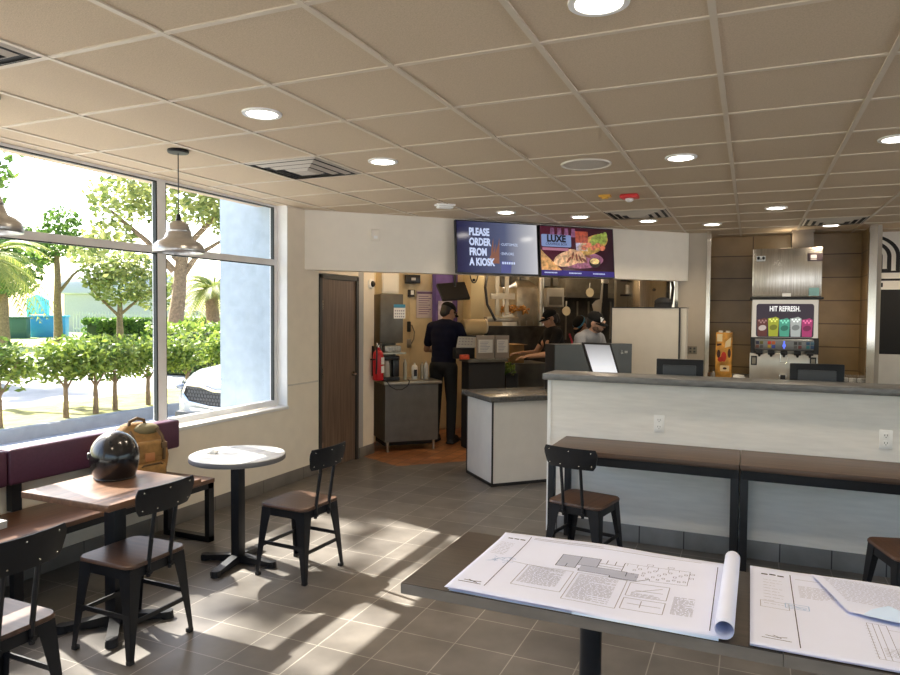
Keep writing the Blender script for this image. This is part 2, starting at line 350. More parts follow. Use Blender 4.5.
# half wall with the grey ledge
mb = MB(); mb.box(-1.38, 3.9, 5.05, 5.27, 0, 1.156); hw = mb.obj('wall_partition', M_half, kind='structure')
mb = MB(); mb.box(-1.4, -1.374, 5.043, 5.277, .0, 1.155); mb.obj('trim_8', M_whitep, kind='structure')
mb = MB(); mb.box(-1.372, 3.9, 5.038, 5.051, 0, .125, .003); mb.obj('baseboard_partition', M_base, kind='structure')
mb = MB(); mb.box(-1.425, 3.95, 4.985, 5.335, 1.1565, 1.202, .004); tag(mb.obj('counter_ledge', M_slab), 'long grey stone-look ledge capping the pale half wall', 'counter')
def outlet(x, z, label):
    o = thing('wall_outlet', label, 'outlet', (x, 5.05, z), 0, 'duplex outlets on the half wall')
    m_ = MB(); m_.box(-.036, .036, -.007, 0, -.06, .06, .003); m_.obj('cover_plate', M_whitep, o)
    for dz in (-.024, .024):
        m_ = MB(); m_.xz(rrect(.034, .032, .009, 3, 0, dz), -.010, -.006); m_.mi(1); m_.box(-.009, -.006, -.0105, -.0095, dz-.002, dz+.009); m_.box(.006, .009, -.0105, -.0095, dz-.002, dz+.009); m_.cyl((0, -.0105, dz-.009), (0, -.0095, dz-.009), .003, n=8)
        m_.obj('socket', [M_whitep, M_dark], o)
outlet(-.583, .876, 'white duplex outlet on the half wall above the bar table with a chair')
outlet(.795, .874, 'white duplex outlet on the half wall nearer the chair cut off by the frame')
# lower back shelf behind the half wall
mb = MB(); mb.box(-1.0, 2.2, 5.28, 5.85, .86, .90); mb.box(-.98, 2.18, 5.29, 5.8, 0, .859); tag(mb.obj('back_shelf_counter', [M_white]), 'white lower counter hidden behind the half wall', 'counter')

# ------------------------------------------------------------------ ceiling fixtures
def ring_light(x, y, label, r=.1, glow=1.0):
    o = thing('recessed_downlight', label, 'ceiling light', (x, y, ZC), 0, 'round recessed ceiling lights')
    m_ = MB(); m_.lathe([(r*.72, -.002), (r*.78, -.010), (r*.98, -.009), (r, -.0005), (r*.72, -.0005)], 36, cap=False); m_.obj('trim_ring', M_whitep, o)
    m_ = MB(); m_.lathe([(r*.76, -.004), (r*.76, -.0075), (.001, -.0085)], 36, cap=False); m_.obj('lens', M_lens, o)
    l = bpy.data.lights.new('downlight_lamp', 'SPOT'); l.energy = 42*glow; l.color = (1, .82, .60); l.spot_size = R(140); l.spot_blend = .8; l.shadow_soft_size = .07
    lo = bpy.data.objects.new('downlight_lamp', l); col.objects.link(lo); lo.location = (x, y, ZC-.02)
for x, y, lab in ((-2.289, 2.829, 'bright round ceiling light nearest the hanging bell lamp'), (-2.258, 4.02, 'round ceiling light beside the square vent near the windows'),
                  (-.469, 2.238, 'large bright ceiling light cut off by the top of the picture'), (-.431, 4.621, 'round ceiling light just beyond the flat round speaker'),
                  (-2.245, 6.477, 'round ceiling light in front of the order-from-a-kiosk screen'), (-1.636, 7.042, 'round ceiling light in front of the food picture screen'),
                  (-1.031, 7.592, 'round ceiling light overlapping the vent above the blank bulkhead end'), (-.417, 8.124, 'small ceiling light above the end pillar by the brown recess'),
                  (.19, 7.089, 'ceiling light standing alone before the tiled drinks recess'), (.785, 8.656, 'ceiling light just behind the vent at the drinks recess'),
                  (.735, 4.579, 'ceiling light cut off by the right edge of the picture'), (1.62, 8.9, 'ceiling light before the arch mural at the edge of the picture')):
    ring_light(x, y, lab)
for x, y in ((.735, 2.24), (2.6, 2.24), (2.6, 4.6), (2.6, 7.0), (-2.28, 1.0), (-.46, .2), (1.5, .2), (4.4, 2.2), (4.4, 4.6), (4.4, 7)):  # beyond the frame: lamps only
    l = bpy.data.lights.new('downlight_lamp', 'SPOT'); l.energy = 42; l.color = (1, .82, .60); l.spot_size = R(140); l.spot_blend = .8; l.shadow_soft_size = .07
    lo = bpy.data.objects.new('downlight_lamp', l); col.objects.link(lo); lo.location = (x, y, ZC-.02)
def vent(cx, cy, label):
    w = .595
    o = thing('ceiling_vent', label, 'vent', (cx, cy, ZC), 0, 'square ceiling vents')
    m_ = MB(); m_.box(-w/2, w/2, -w/2, w/2, -.004, -.0008); m_.obj('backing', M_dark, o)
    m_ = MB()
    for k, (a, z) in enumerate(((.297, -.006), (.235, -.016), (.17, -.024), (.10, -.03))):
        b_ = a-.030; zz = z-.006
        for (ax, ay) in ((1, 0), (-1, 0), (0, 1), (0, -1)):
            if ax: v = [(ax*a, -a, z+.008), (ax*a, a, z+.008), (ax*b_, b_, zz), (ax*b_, -b_, zz)]
            else: v = [(-a, ay*a, z+.008), (a, ay*a, z+.008), (b_, ay*b_, zz), (-b_, ay*b_, zz)]
            m_.add(v, [(0, 1, 2, 3)])
    m_.box(-.07, .07, -.07, .07, -.034, -.030); m_.obj('louvre_frame', M_gridd, o)
vent(-2.881, 4.018, 'square ceiling vent near the hanging bell lamp')
vent(-1.053, 7.066, 'square ceiling vent above the food picture screen and bulkhead')
vent(.776, 8.285, 'square ceiling vent in front of the drinks recess')
vent(-2.881, 1.58, 'square ceiling vent cut off at the top left corner')
o = thing('ceiling_speaker', 'flat round beige speaker grille set in the ceiling', 'speaker', (-1.034, 4.603, ZC))
mb = MB(); mb.lathe([(.150, -.001), (.156, -.010), (.165, -.009), (.168, -.0005)], 40, cap=False); mb.obj('rim', mat('speaker_rim', (.72, .67, .58), .5), o)
mb = MB(); mb.lathe([(.151, -.004), (.12, -.008), (.001, -.010)], 40, cap=False); mb.obj('grille', mat('speaker_grille', (.55, .50, .43), .7, var=.15, vscale=300), o)
o = thing('fire_alarm_strobe', 'red fire alarm strobe with white lens on the ceiling', 'alarm', (-.955, 5.9, ZC))
mb = MB(); mb.box(-.075, .075, -.06, .06, -.035, -.0005, .012); mb.obj('housing', mat('alarm_red', (.62, .03, .03), .4), o)
mb = MB(); mb.lathe([(.035, 0), (.033, -.018), (.018, -.028), (.001, -.03)], 20, (0, -.0, -.034), cap=False); mb.obj('lens', M_whitep, o)
mb = MB(); mb.box(-.05, .05, -.04, .04, -.022, -.0005, .008); mb.lathe([(.03, -.022), (.026, -.032), (.001, -.034)], 16, cap=False); ob = mb.obj('ceiling_sensor', mat('amber_plastic', (.75, .42, .06), .4)); ob.location = (-1.149, 5.85, ZC); tag(ob, 'small amber sensor on the ceiling beside the red strobe', 'sensor')
o = thing('emergency_light', 'white wedge shaped detector on the ceiling before the bulkhead', 'detector', (-2.607, 5.807, ZC), R(45))
mb = MB(); mb.box(-.09, .09, -.05, .05, -.018, -.0005, .006); mb.obj('base_plate', M_whitep, o); mb = MB(); mb.box(-.075, .075, -.04, .04, -.042, -.018, .012); mb.obj('cover', M_whitep, o)
def pendant(y, label, first=None):
    x = -3.3
    if first: return dup(first, (x, y, ZC), 0, label)
    o = thing('pendant_lamp', label, 'pendant lamp', (x, y, ZC), 0, 'brushed metal bell pendants')
    m_ = MB(); m_.lathe([(.0625, -.0005), (.065, -.012), (.06, -.02), (.001, -.022)], 28, cap=False); m_.obj('canopy', M_blackm, o)
    m_ = MB(); m_.tube([(0, 0, -.02), (0, 0, -.42)], .0035); m_.cyl((0, 0, -.40), (0, 0, -.445), .013, .018, 12); m_.obj('cord', M_blackp, o)
    prof = [(.018, -.440), (.040, -.446), (.058, -.462), (.066, -.485), (.069, -.498), (.073, -.500), (.074, -.508), (.071, -.512), (.079, -.530), (.084, -.546), (.090, -.556), (.125, -.572), (.146, -.594), (.153, -.618), (.1535, -.636), (.150, -.640),
            (.149, -.632), (.144, -.60), (.122, -.58), (.085, -.562), (.07, -.52), (.05, -.47), (.016, -.448)]
    m_ = MB(); m_.lathe(prof, 48, cap=False); m_.obj('lamp_shade', M_nickel, o, ang=50)
    m_ = MB(); m_.sph((0, 0, -.545), (.03, .03, .04)); m_.obj('bulb', mat('pearl_bulb', (.9, .88, .82), .4), o)
    return o
pn = pendant(3.274, 'brushed nickel bell pendant on a black cord, whole lamp in view')
pendant(2.09, 'brushed nickel bell pendant mostly cut off beside the palm', pn)

# ------------------------------------------------------------------ furniture
def chair_proto():
    o = thing('cafe_chair', 'x', 'chair', (0, 0, 0), 0, 'black metal cafe chairs with wooden seats')
    m_ = MB(); poly = rrect(.365, .36, .05, 6); n = len(poly)
    lv = [(.96, .436), (1.0, .440), (1.0, .450), (.975, .457)]
    vs = [(x*k, y*k, z) for k, z in lv for x, y in poly]
    fs = [(j*n+i, j*n+(i+1) % n, (j+1)*n+(i+1) % n, (j+1)*n+i) for j in range(3) for i in range(n)] + [tuple(range(n-1, -1, -1)), tuple(range(3*n, 4*n))]
    m_.add(vs, fs); m_.obj('seat', M_seatw, o)
    m_ = MB(); po = rrect(.335, .33, .045, 5); pi = rrect(.325, .32, .042, 5); n = len(po)
    vs = [(x, y, z) for z in (.385, .436) for x, y in po] + [(x, y, z) for z in (.385, .436) for x, y in pi]
    fs = []
    for i in range(n):
        j = (i+1) % n; fs += [(i, j, n+j, n+i), (2*n+i, 3*n+i, 3*n+j, 2*n+j), (i, 2*n+i, 2*n+j, j), (n+i, n+j, 3*n+j, 3*n+i)]
    m_.add(vs, fs); m_.obj('seat_frame', M_blackm, o)
    for sx in (-1, 1):
        for sy in (-1, 1):
            m_ = MB(); t = .003
            # folded sheet leg: two tapering wings meeting at the outer corner
            top = Vector((sx*.168, sy*.165, .432)); bot = Vector((sx*.197, sy*.195, .012)); wt, wb = .078, .024
            for ax in (Vector((-sx, 0, 0)), Vector((0, -sy, 0))):
                nn = Vector((0, -sy*t, 0)) if ax.x else Vector((-sx*t, 0, 0)); pts = []
                for fz in (0, .25, .6, 1):
                    p = top.lerp(bot, fz); w = wt + (wb-wt)*(fz**.8)
                    pts.append((p, p+ax*w))
                vs = []
                for a, b_ in pts: vs += [a, b_, b_+nn, a+nn]
                fs = []
                for j in range(3):
                    for k in range(4): fs.append((4*j+k, 4*j+(k+1) % 4, 4*j+4+(k+1) % 4, 4*j+4+k))
                fs += [(3, 2, 1, 0), (12, 13, 14, 15)]; m_.add(vs, fs)
            lg = m_.obj('leg', M_blackm, o, ang=25)
            f_ = MB(); f_.box(sx*.197-sx*.027, sx*.197+sx*.002, sy*.195-sy*.027, sy*.195+sy*.002, 0, .02, .004); f_.obj('rubber_foot', M_dark, lg)
    for k, (a, b_) in enumerate((((-.178, -.176), (.178, -.176)), ((-.178, .176), (.178, .176)), ((-.180, -.172), (-.180, .172)), ((.180, -.172), (.180, .172)))):
        z = .185 if k < 2 else .215
        m_ = MB()
        if k < 2: m_.box(a[0], b_[0], a[1]-.004, a[1]+.004, z-.011, z+.011)
        else: m_.box(a[0]-.004, a[0]+.004, a[1], b_[1], z-.011, z+.011)
        m_.obj('stretcher', M_blackm, o)
    for sx in (-1, 1):
        m_ = MB(); x = sx*.066
        m_.tube([(x, -.172, .375), (x, -.176, .45), (x, -.196, .58), (x, -.226, .76)], .0105, 8); m_.cyl((x, -.168, .40), (x, -.190, .40), .011, n=10); m_.obj('back_post', M_blackm, o)
    # curved back plate
    m_ = MB(); nx, nz = 14, 5; th = .005; vs = []
    for side in (0, 1):
        for j in range(nz+1):
            v = j/nz; z = .690 + .132*v; wbot = .165 if v < .5 else .175+.004*v; half = .160 + .020*min(1, v*1.6)
            if j in (0, nz): half -= .012
            for i in range(nx+1):
                u = -1+2*i/nx; x = u*half; y = -.222-.02*(z-.67)/.13 + .022*u*u*1.0 - side*th
                vs.append((x, y, z))
    N = (nx+1)*(nz+1); idx = lambda s, j, i: s*N+j*(nx+1)+i; fs = []
    for j in range(nz):
        for i in range(nx): fs += [(idx(0, j, i), idx(0, j, i+1), idx(0, j+1, i+1), idx(0, j+1, i)), (idx(1, j, i), idx(1, j+1, i), idx(1, j+1, i+1), idx(1, j, i+1))]
    for i in range(nx): fs += [(idx(0, 0, i), idx(1, 0, i), idx(1, 0, i+1), idx(0, 0, i+1)), (idx(0, nz, i), idx(0, nz, i+1), idx(1, nz, i+1), idx(1, nz, i))]
    for j in range(nz): fs += [(idx(0, j, 0), idx(0, j+1, 0), idx(1, j+1, 0), idx(1, j, 0)), (idx(0, j, nx), idx(1, j, nx), idx(1, j+1, nx), idx(0, j+1, nx))]
    m_.add(vs, fs); bk = m_.obj('backrest', M_blackm, o)
    m_ = MB()
    for u, z in ((-.85, .715), (.85, .715), (-.85, .80), (.85, .80), (-.38, .712), (.38, .712), (0, .80)):
        y = -.228-.02*(z-.67)/.13+.022*u*u; m_.sph((u*.165, y, z), .0042, 8, 6); m_.sph((u*.165, y+.009, z), .0038, 8, 6)
    m_.obj('rivets', M_chrome, bk)
    return o
ch = chair_proto()
ch.location = (-2.795, 2.465, 0); ch.rotation_euler = (0, 0, R(90)); ch['label'] = 'black metal chair with wooden seat drawn up to the table with the helmet'
dup(ch, (-2.605, 3.585, 0), R(87), 'black metal chair with wooden seat beside the round table')
dup(ch, (-2.66, 1.655, 0), R(90), 'black metal chair cut off at the bottom left corner')
dup(ch, (-.965, 4.40, 0), R(-12), 'black metal chair with wooden seat under the end of the wall bar table')
dup(ch, (.81, 4.16, 0), R(15), 'black metal chair cut off by the right edge at the wall bar')

def pedestal(o, h, post, spread, rz=0, cross=True, post_round=False):
    m_ = MB()
    if post_round: m_.cyl((0, 0, .03), (0, 0, h), post/2, n=24)
    else: m_.box(-post/2, post/2, -post/2, post/2, .03, h, .004)
    m_.obj('post', M_blackm, o)
    m_ = MB()
    for k in range(4):
        m_.at(Matrix.Rotation(rz+k*PI/2, 4, 'Z')); m_.xz([(0, .012), (spread, .012), (spread, .034), (.05, .062), (0, .062)], -.027, .027); m_.cyl((spread-.02, 0, 0), (spread-.02, 0, .04), .032, .028, 16)
    m_.at(Matrix.Identity(4)); m_.obj('base', M_blackm, o)
    m_ = MB(); m_.box(-.16, .16, -.03, .03, h-.012, h); m_.box(-.03, .03, -.16, .16, h-.012, h); m_.obj('top_bracket', M_blackm, o)
# round table
rt = thing('round_table', 'small round table with grey stone top by the wall', 'table', (-3.045, 3.515, 0))
mb = MB(); mb.lathe([(.28, .685), (.300, .687), (.302, .702), (.302, .718), (.299, .721), (.001, .721)], 56); mb.obj('table_top', M_marble, rt)
mb = MB(); mb.lathe([(.3022, .689), (.3035, .691), (.3035, .715), (.3022, .717)], 56, cap=False); mb.obj('edge_band', mat('edge_band_grey', (.17, .17, .18), .45), rt)
pedestal(rt, .686, .065, .265, R(8))
# square tables
def sq_table(x, y, label, m):
    o = thing('square_table', label, 'table', (x, y, 0), 0, 'square dining tables along the bench')
    m_ = MB(); m_.box(-.305, .305, -.295, .295, .708, .741, .003); m_.obj('table_top', m, o)
    pedestal(o, .708, .075, .27, R(45)); return o
sq_table(-3.02, 2.55, 'square wood-topped table holding the black helmet', M_dtw)
sq_table(-3.225, 1.625, 'square table with only its white corner showing at the left edge', M_marble)
# bench and padded back
bn = thing('bench', 'long wooden plank bench on black steel loops below the windows', 'bench', (-3.74, 0, 0))
mb = MB()
mb.box(-.24, .24, -1.5, 3.80, .425, .455, .004); mb.obj('seat', M_plank, bn)
for y in (3.77, 2.36, 1.0, -.4):
    mb = MB(); mb.box(-.20, -.155, y-.025, y+.025, 0, .424); mb.box(.195, .235, y-.025, y+.025, 0, .424); mb.box(-.20, .235, y-.0249, y+.0249, 0.0, .04); mb.box(-.20, .235, y-.0249, y+.0249, .385, .4235); mb.obj('leg_frame', M_blackm, bn)
mb = MB(); mb.box(.19, .23, -1.45, 3.76, .386, .4235); mb.box(-.2, -.16, -1.45, 3.76, .386, .4235); mb.obj('rail', M_blackm, bn)
def cushion(y0, y1, label):
    o = thing('bench_back_pad', label, 'bench back', (-3.965, (y0+y1)/2, .73), 0, 'plum padded bench backs'); L = y1-y0
    m_ = MB(); m_.box(-.05, .055, -L/2+.002, L/2-.002, -.105, .105, .018, 3); m_.obj('pad', M_purple, o)
    for yy in (-L/2+.08, L/2-.6):
        m_ = MB(); m_.box(-.05, .0, yy-.03, yy+.03, -.274, -.105); m_.obj('support_bracket', M_blackm, o)
cushion(2.585, 3.885, 'plum padded bench back behind the helmet and backpack')
cushion(1.27, 2.581, 'plum padded bench back section cut off at the left edge')
# bar tables on the half wall
def bar_table(x, label, first=None):
    if first: return dup(first, (x, 4.79, 0), 0, label)
    o = thing('bar_table', label, 'table', (x, 4.79, 0), 0, 'long wall tables under the grey ledge')
    m_ = MB(); m_.box(-.602, .602, -.27, .245, .703, .737, .003); m_.obj('table_top', M_barw, o)
    m_ = MB(); m_.box(-.5985, .5985, -.262, -.222, .645, .7028); m_.box(-.5985, .5985, .19, .23, .645, .7028); m_.box(-.598, -.556, -.24, .2, .646, .7025); m_.box(.556, .598, -.24, .2, .646, .7025); m_.obj('apron_frame', M_blackm, o)
    for sx in (-1, 1):
        for y in (-.242, .21):
            m_ = MB(); m_.box(sx*.5985-sx*.045, sx*.5985, y-.022, y+.022, 0, .646, .002); m_.obj('leg', M_blackm, o)
    return o
bt = bar_table(-.648, 'dark wood wall table with black frame, with the chair tucked at its end')
bar_table(.560, 'dark wood wall table with black frame, the one running out of frame', bt)
# the two tables carrying the drawings
def fg_table(x0, x1, posts, label):
    o = thing('dark_table', label, 'table', ((x0+x1)/2, 2.305, 0), 0, 'dark tables under the drawings'); w = (x1-x0)/2-.001
    m_ = MB(); m_.box(-w, w, -.297, .297, .712, .749, .002); m_.mi(1); m_.box(-w-.0006, w+.0006, -.2976, .2976, .7125, .7465); m_.obj('table_top', [M_fgw, M_edge], o)
    for p in posts:
        m_ = MB(); m_.cyl((p, 0, .02), (p, 0, .70), .037, n=28); m_.cyl((p, 0, 0), (p, 0, .022), .2, .19, 36); m_.box(p-.14, p+.14, -.12, .12, .698, .7125); m_.obj('pedestal', M_blackm, o)
fg_table(-1.053, .098, (0,), 'dark wood table under the plan set with the rolled edge')
fg_table(.099, 1.25, (-.42, .42), 'dark wood table running out of frame under the flat drawings')

# ------------------------------------------------------------------ drawings on the table
def sheet_h(x, y, amp, seed):
    return amp*(.5+.5*math.sin(7.1*x+3*y+seed))*(.5+.5*math.sin(5.3*y-2*x+seed*1.7)) + amp*.5*(.5+.5*math.sin(17*x+seed))
def lines_on(mb, segs, hf, w, off):
    for (x0, y0, x1, y1) in segs:
        L = math.hypot(x1-x0, y1-y0)
        if L < 1e-4: continue
        n = max(1, int(L/.03)); nx, ny = -(y1-y0)/L*w/2, (x1-x0)/L*w/2; vs = []
        for i in range(n+1):
            x = x0+(x1-x0)*i/n; y = y0+(y1-y0)*i/n
            vs += [(x+nx, y+ny, hf(x+nx, y+ny)+off), (x-nx, y-ny, hf(x-nx, y-ny)+off)]
        mb.add(vs, [(2*i, 2*i+1, 2*i+3, 2*i+2) for i in range(n)])
def paragraph(x0, x1, y0, y1, gap, rnd, fill=.9):
    out = []; y = y1
    while y > y0:
        x = x0; end = x0+(x1-x0)*(fill if rnd.random() < .8 else rnd.uniform(.3, .9))
        while x < end:
            l = rnd.uniform(.006, .022); out.append((x, y, min(x+l, end), y)); x += l+.004
        y -= gap
    return out
def rect(x0, y0, x1, y1): return [(x0, y0, x1, y0), (x1, y0, x1, y1), (x1, y1, x0, y1), (x0, y1, x0, y0)]
ZT = .7505
# plan set with the rolled edge: local x 0..0.80, y 0..0.605
PX0, PY0 = -.893, 2.006
ps = thing('plan_set', 'set of white construction drawings with its end rolled up', 'drawings', (PX0, PY0, ZT))
hA = lambda x, y: .006 + sheet_h(x, y, .004, 1.0) + .012*max(0, (y-.52)/.085)**2*(.3+.7*math.sin(3.2*x+.4)**2)
def sheet_mesh(x0, x1, y0, y1, hf, nx=44, ny=24, skew=None):
    vs = []; fs = []
    for j in range(ny+1):
        for i in range(nx+1):
            x = x0+(x1-x0)*i/nx; y = y0+(y1-y0)*j/ny
            if skew: x, y = skew(x, y)
            vs.append((x, y, hf(x, y)))
    for j in range(ny):
        for i in range(nx): a = j*(nx+1)+i; fs.append((a, a+1, a+nx+2, a+nx+1))
    return vs, fs
mb = MB()
nx, ny = 60, 20; vs = []; fs = []
rr = .027; xr = .845
for j in range(ny+1):
    y = .605*j/ny
    for i in range(nx+1):
        x = xr*i/nx
        vs.append((x + .012*(y-.3)*(i/nx), y + .004*math.sin(6*x), hA(x, y)))
    zb = hA(xr, y)
    for k in range(1, 23):   # the rolled-up end, a spiral over the sheet
        a = -PI/2 + 2*PI*1.2*k/22; r_ = rr*(1-.16*k/22)
        vs.append((xr + .012*(y-.3) + r_*math.cos(a)+.002, y + .004*math.sin(6*xr), zb + rr + r_*math.sin(a)))
W = nx+1+22
for j in range(ny):
    for i in range(W-1): a = j*W+i; fs.append((a, a+1, a+W+1, a+W))
mb.add(vs, fs); so = mb.obj('top_sheet', M_paper, ps, ang=60)
so.data.polygons.foreach_set('use_smooth', [True]*len(so.data.polygons))
md = so.modifiers.new('thick', 'SOLIDIFY'); md.thickness = .0008; md.offset = -1
mb = MB()
for k, (dx, dy, h) in enumerate(((.004, -.003, .0008), (.010, .003, .0022), (-.002, .001, .0036))):
    mb.mi(1 if k == 0 else 0)
    vs, fs = sheet_mesh(.012+dx, .792+dx, .002+dy, .600+dy, lambda x, y, h=h: h+sheet_h(x, y, .0016, 1.0)); mb.add(vs, fs)
mb.obj('lower_sheets', [M_paper, M_paperb], ps)
# blue-tinted underside lip showing along the near edge by the roll
mb = MB(); vs = []; n = 16
for i in range(n+1):
    x = .42+.41*i/n; vs += [(x, -.004-.006*math.sin(PI*i/n), .002+.003*math.sin(PI*i/n)), (x, -.001, .0075+.005*(i/n)**2)]
mb.add(vs, [(2*i, 2*i+2, 2*i+3, 2*i+1) for i in range(n)]); mb.obj('turned_edge', M_paperb, ps)
rnd = random.Random(3)
tw = lambda x, y: (x + .012*(y-.3)*(x/xr), y + .004*math.sin(6*x))
hB = lambda x, y: hA(x, y)
mb = MB(); F = []
F += [(.115, .06, .115, .59), (.805, .03, .805, .56)]                                  # title strip line and border
F += rect(.275, .35, .345, .47)+[(.345, .35, .345, .40), (.31, .35, .31, .385)] + [(.345, .47, .415, .47), (.415, .47, .415, .385), (.415, .43, .50, .43), (.50, .47, .50, .385), (.345, .385, .52, .385), (.52, .385, .52, .345), (.275, .35, .36, .35), (.36, .35, .36, .33), (.36, .33, .47, .33), (.47, .33, .47, .315), (.47, .315, .56, .315), (.56, .315, .60, .35)]
F += [(.415, .405, .50, .405), (.44, .47, .44, .43), (.47, .47, .47, .43)]
mb.mi(0); lines_on(mb, F, hB, .0024, .0020)
G = [(.50, .47, .72, .47), (.72, .47, .72, .335), (.72, .335, .60, .335), (.60, .335, .60, .35)]
for k in range(11):
    x = .535+.017*k; G += rect(x, .41+.02*math.sin(k*2.1), x+.009, .422+.02*math.sin(k*2.1)) + rect(x, .36+.012*math.cos(k*3), x+.008, .370+.012*math.cos(k*3))
for k in range(6): G += [(.51+.035*k, .47, .51+.035*k, .455-.03*rnd.random())]
G += rect(.645, .478, .665, .492)+rect(.575, .478, .595, .492)+rect(.722, .44, .735, .452)+rect(.722, .40, .735, .412)
mb.mi(1); lines_on(mb, G, hB, .0015, .0020)
H = paragraph(.195, .34, .145, .30, .0078, rnd)+paragraph(.375, .52, .09, .298, .0078, rnd)+paragraph(.69, .76, .10, .23, .008, rnd)+paragraph(.02, .10, .36, .50, .016, rnd, .7)
H += rect(.185, .12, .35, .312)+rect(.365, .075, .532, .312)+rect(.545, .19, .67, .30)+rect(.545, .085, .67, .17)+[(.56, .22, .65, .28), (.57, .24, .655, .24), (.60, .11, .60, .16), (.56, .13, .66, .13)]
H += paragraph(.56, .66, .195, .215, .008, rnd) + [(.13, .575, .75, .575), (.13, .585, .40, .585), (.115, .32, .30, .30)]
mb.mi(2); lines_on(mb, H, hB, .0026, .0016)
B = []
for k in range(26):
    a, b_ = rnd.uniform(.06, .135), rnd.uniform(.295, .345); B.append((a, b_, a+rnd.uniform(-.03, .03), b_+rnd.uniform(-.02, .02)))
mb.mi(3); lines_on(mb, B, hB, .0022, .0018)
# grey filled plan area and the small bird-like emblem at the strip foot
mb.mi(4)
for (x0, y0, x1, y1) in ((.275, .35, .345, .47), (.345, .385, .415, .47), (.36, .33, .47, .385), (.47, .315, .56, .385)):
    vs, fs = sheet_mesh(x0, x1, y0, y1, lambda x, y: hB(x, y)+.0016, 8, 6); mb.add(vs, fs)
mb.mi(0); lines_on(mb, [(.035, .085, .065, .082), (.065, .082, .095, .088), (.05, .09, .07, .08), (.07, .08, .085, .075), (.02, .068, .10, .068)], hB, .004, .0012)
lines_on(mb, [(.03, .555, .05, .555), (.055, .555, .075, .555), (.08, .555, .1, .555)], hB, .008, .0012)
mb.obj('printed_plan', [M_inkd, M_ink, M_inkl, M_inkb, mat('grey_hatch', (.40, .43, .56), .8)], ps, flat=True)
# second, flat set
QX0 = .016
p2 = thing('drawing_sheets', 'flat white construction drawings with an elevation, running out of frame', 'drawings', (QX0, 2.012, ZT))
hC = lambda x, y: .005 + sheet_h(x, y, .003, 2.2) + .010*max(0, (y-.53)/.08)**2
mb = MB(); vs, fs = sheet_mesh(0, .90, 0, .608, hC, 60, 26); mb.add(vs, fs); so2 = mb.obj('top_sheet', M_paper, p2, ang=60); md = so2.modifiers.new('thick', 'SOLIDIFY'); md.thickness = .0008; md.offset = -1
mb = MB()
for k in range(3):
    mb.mi(1 if k == 1 else 0)
    vs, fs = sheet_mesh(.004*k, .895, -.002*k+.002, .60, lambda x, y, k=k: .0005+.0013*k+sheet_h(x, y, .0012, 2.2)); mb.add(vs, fs)
mb.obj('lower_sheets', [M_paper, M_paperb], p2)
mb = MB(); mb.mi(0); lines_on(mb, [(.125, .03, .125, .585), (.04, .075, .07, .07), (.07, .07, .095, .08), (.06, .082, .08, .068), (.03, .058, .105, .058)], hC, .0028, .0011)
lines_on(mb, [(.035, .565, .055, .565), (.06, .568, .08, .568), (.085, .565, .105, .565)], hC, .008, .0011)
mb.mi(1); E_ = rect(.31, .05, .36, .28)+[(.325, .05, .325, .28), (.34, .05, .34, .28)]+rect(.36, .13, .64, .25)+[(.44, .10, .44, .17), (.44, .17, .5, .19), (.52, .21, .62, .21), (.40, .06, .64, .06), (.36, .10, .40, .10)]
for k in range(12): E_ += [(.305, .06+.018*k, .315, .06+.018*k)]
lines_on(mb, E_, hC, .0014, .0011)
mb.mi(2); lines_on(mb, paragraph(.145, .30, .40, .505, .009, rnd)+paragraph(.04, .11, .30, .52, .026, rnd, .8)+[(.14, .575, .7, .575), (.14, .56, .5, .56)]+paragraph(.33, .42, .07, .12, .009, rnd)+rect(.03, .28, .11, .33), hC, .0024, .0009)
mb.mi(3); lines_on(mb, rect(.10, .30, .165, .335)+[(.105, .31, .16, .31), (.105, .32, .16, .32), (.11, .328, .155, .304)], hC, .003, .0012)
mb.obj('printed_elevation', [M_inkd, M_ink, M_inkl, M_inkb], p2, flat=True)
ls = thing('loose_sheet', 'thin loose sheet with a folded bluish corner lying over the flat drawings', 'paper', (.16, 2.30, ZT))
hD = lambda x, y: .016 + .004*math.sin(9*x)*math.sin(8*y)
sk = lambda x, y: (x+.12-.55*y*.5, y+.05-.12*x)
mb = MB(); vs, fs = sheet_mesh(.0, .5, -.02, .27, hD, 24, 14, sk); mb.add(vs, fs); mb.obj('sheet', M_paper, ls)
mb = MB(); a_ = Vector((.19, .02, .018)); mb.add([a_+Vector(v) for v in ((0, .055, 0), (-.03, .0, .0), (.07, -.03, .004), (.09, .0, .02), (.04, .03, .028), (.26, -.03, .006), (.26, -.055, .0))], [(0, 1, 2, 4), (2, 3, 4), (2, 6, 5, 3)]); mb.obj('folded_corner', M_paperb, ls)
mb = MB(); lines_on(mb, [(sk(x0, y0)[0], sk(x0, y0)[1], sk(x1, y1)[0], sk(x1, y1)[1]) for (x0, y0, x1, y1) in paragraph(.03, .3, .06, .25, .012, rnd)], hD, .0022, .001); mb.obj('print', M_inkl, ls, flat=True)

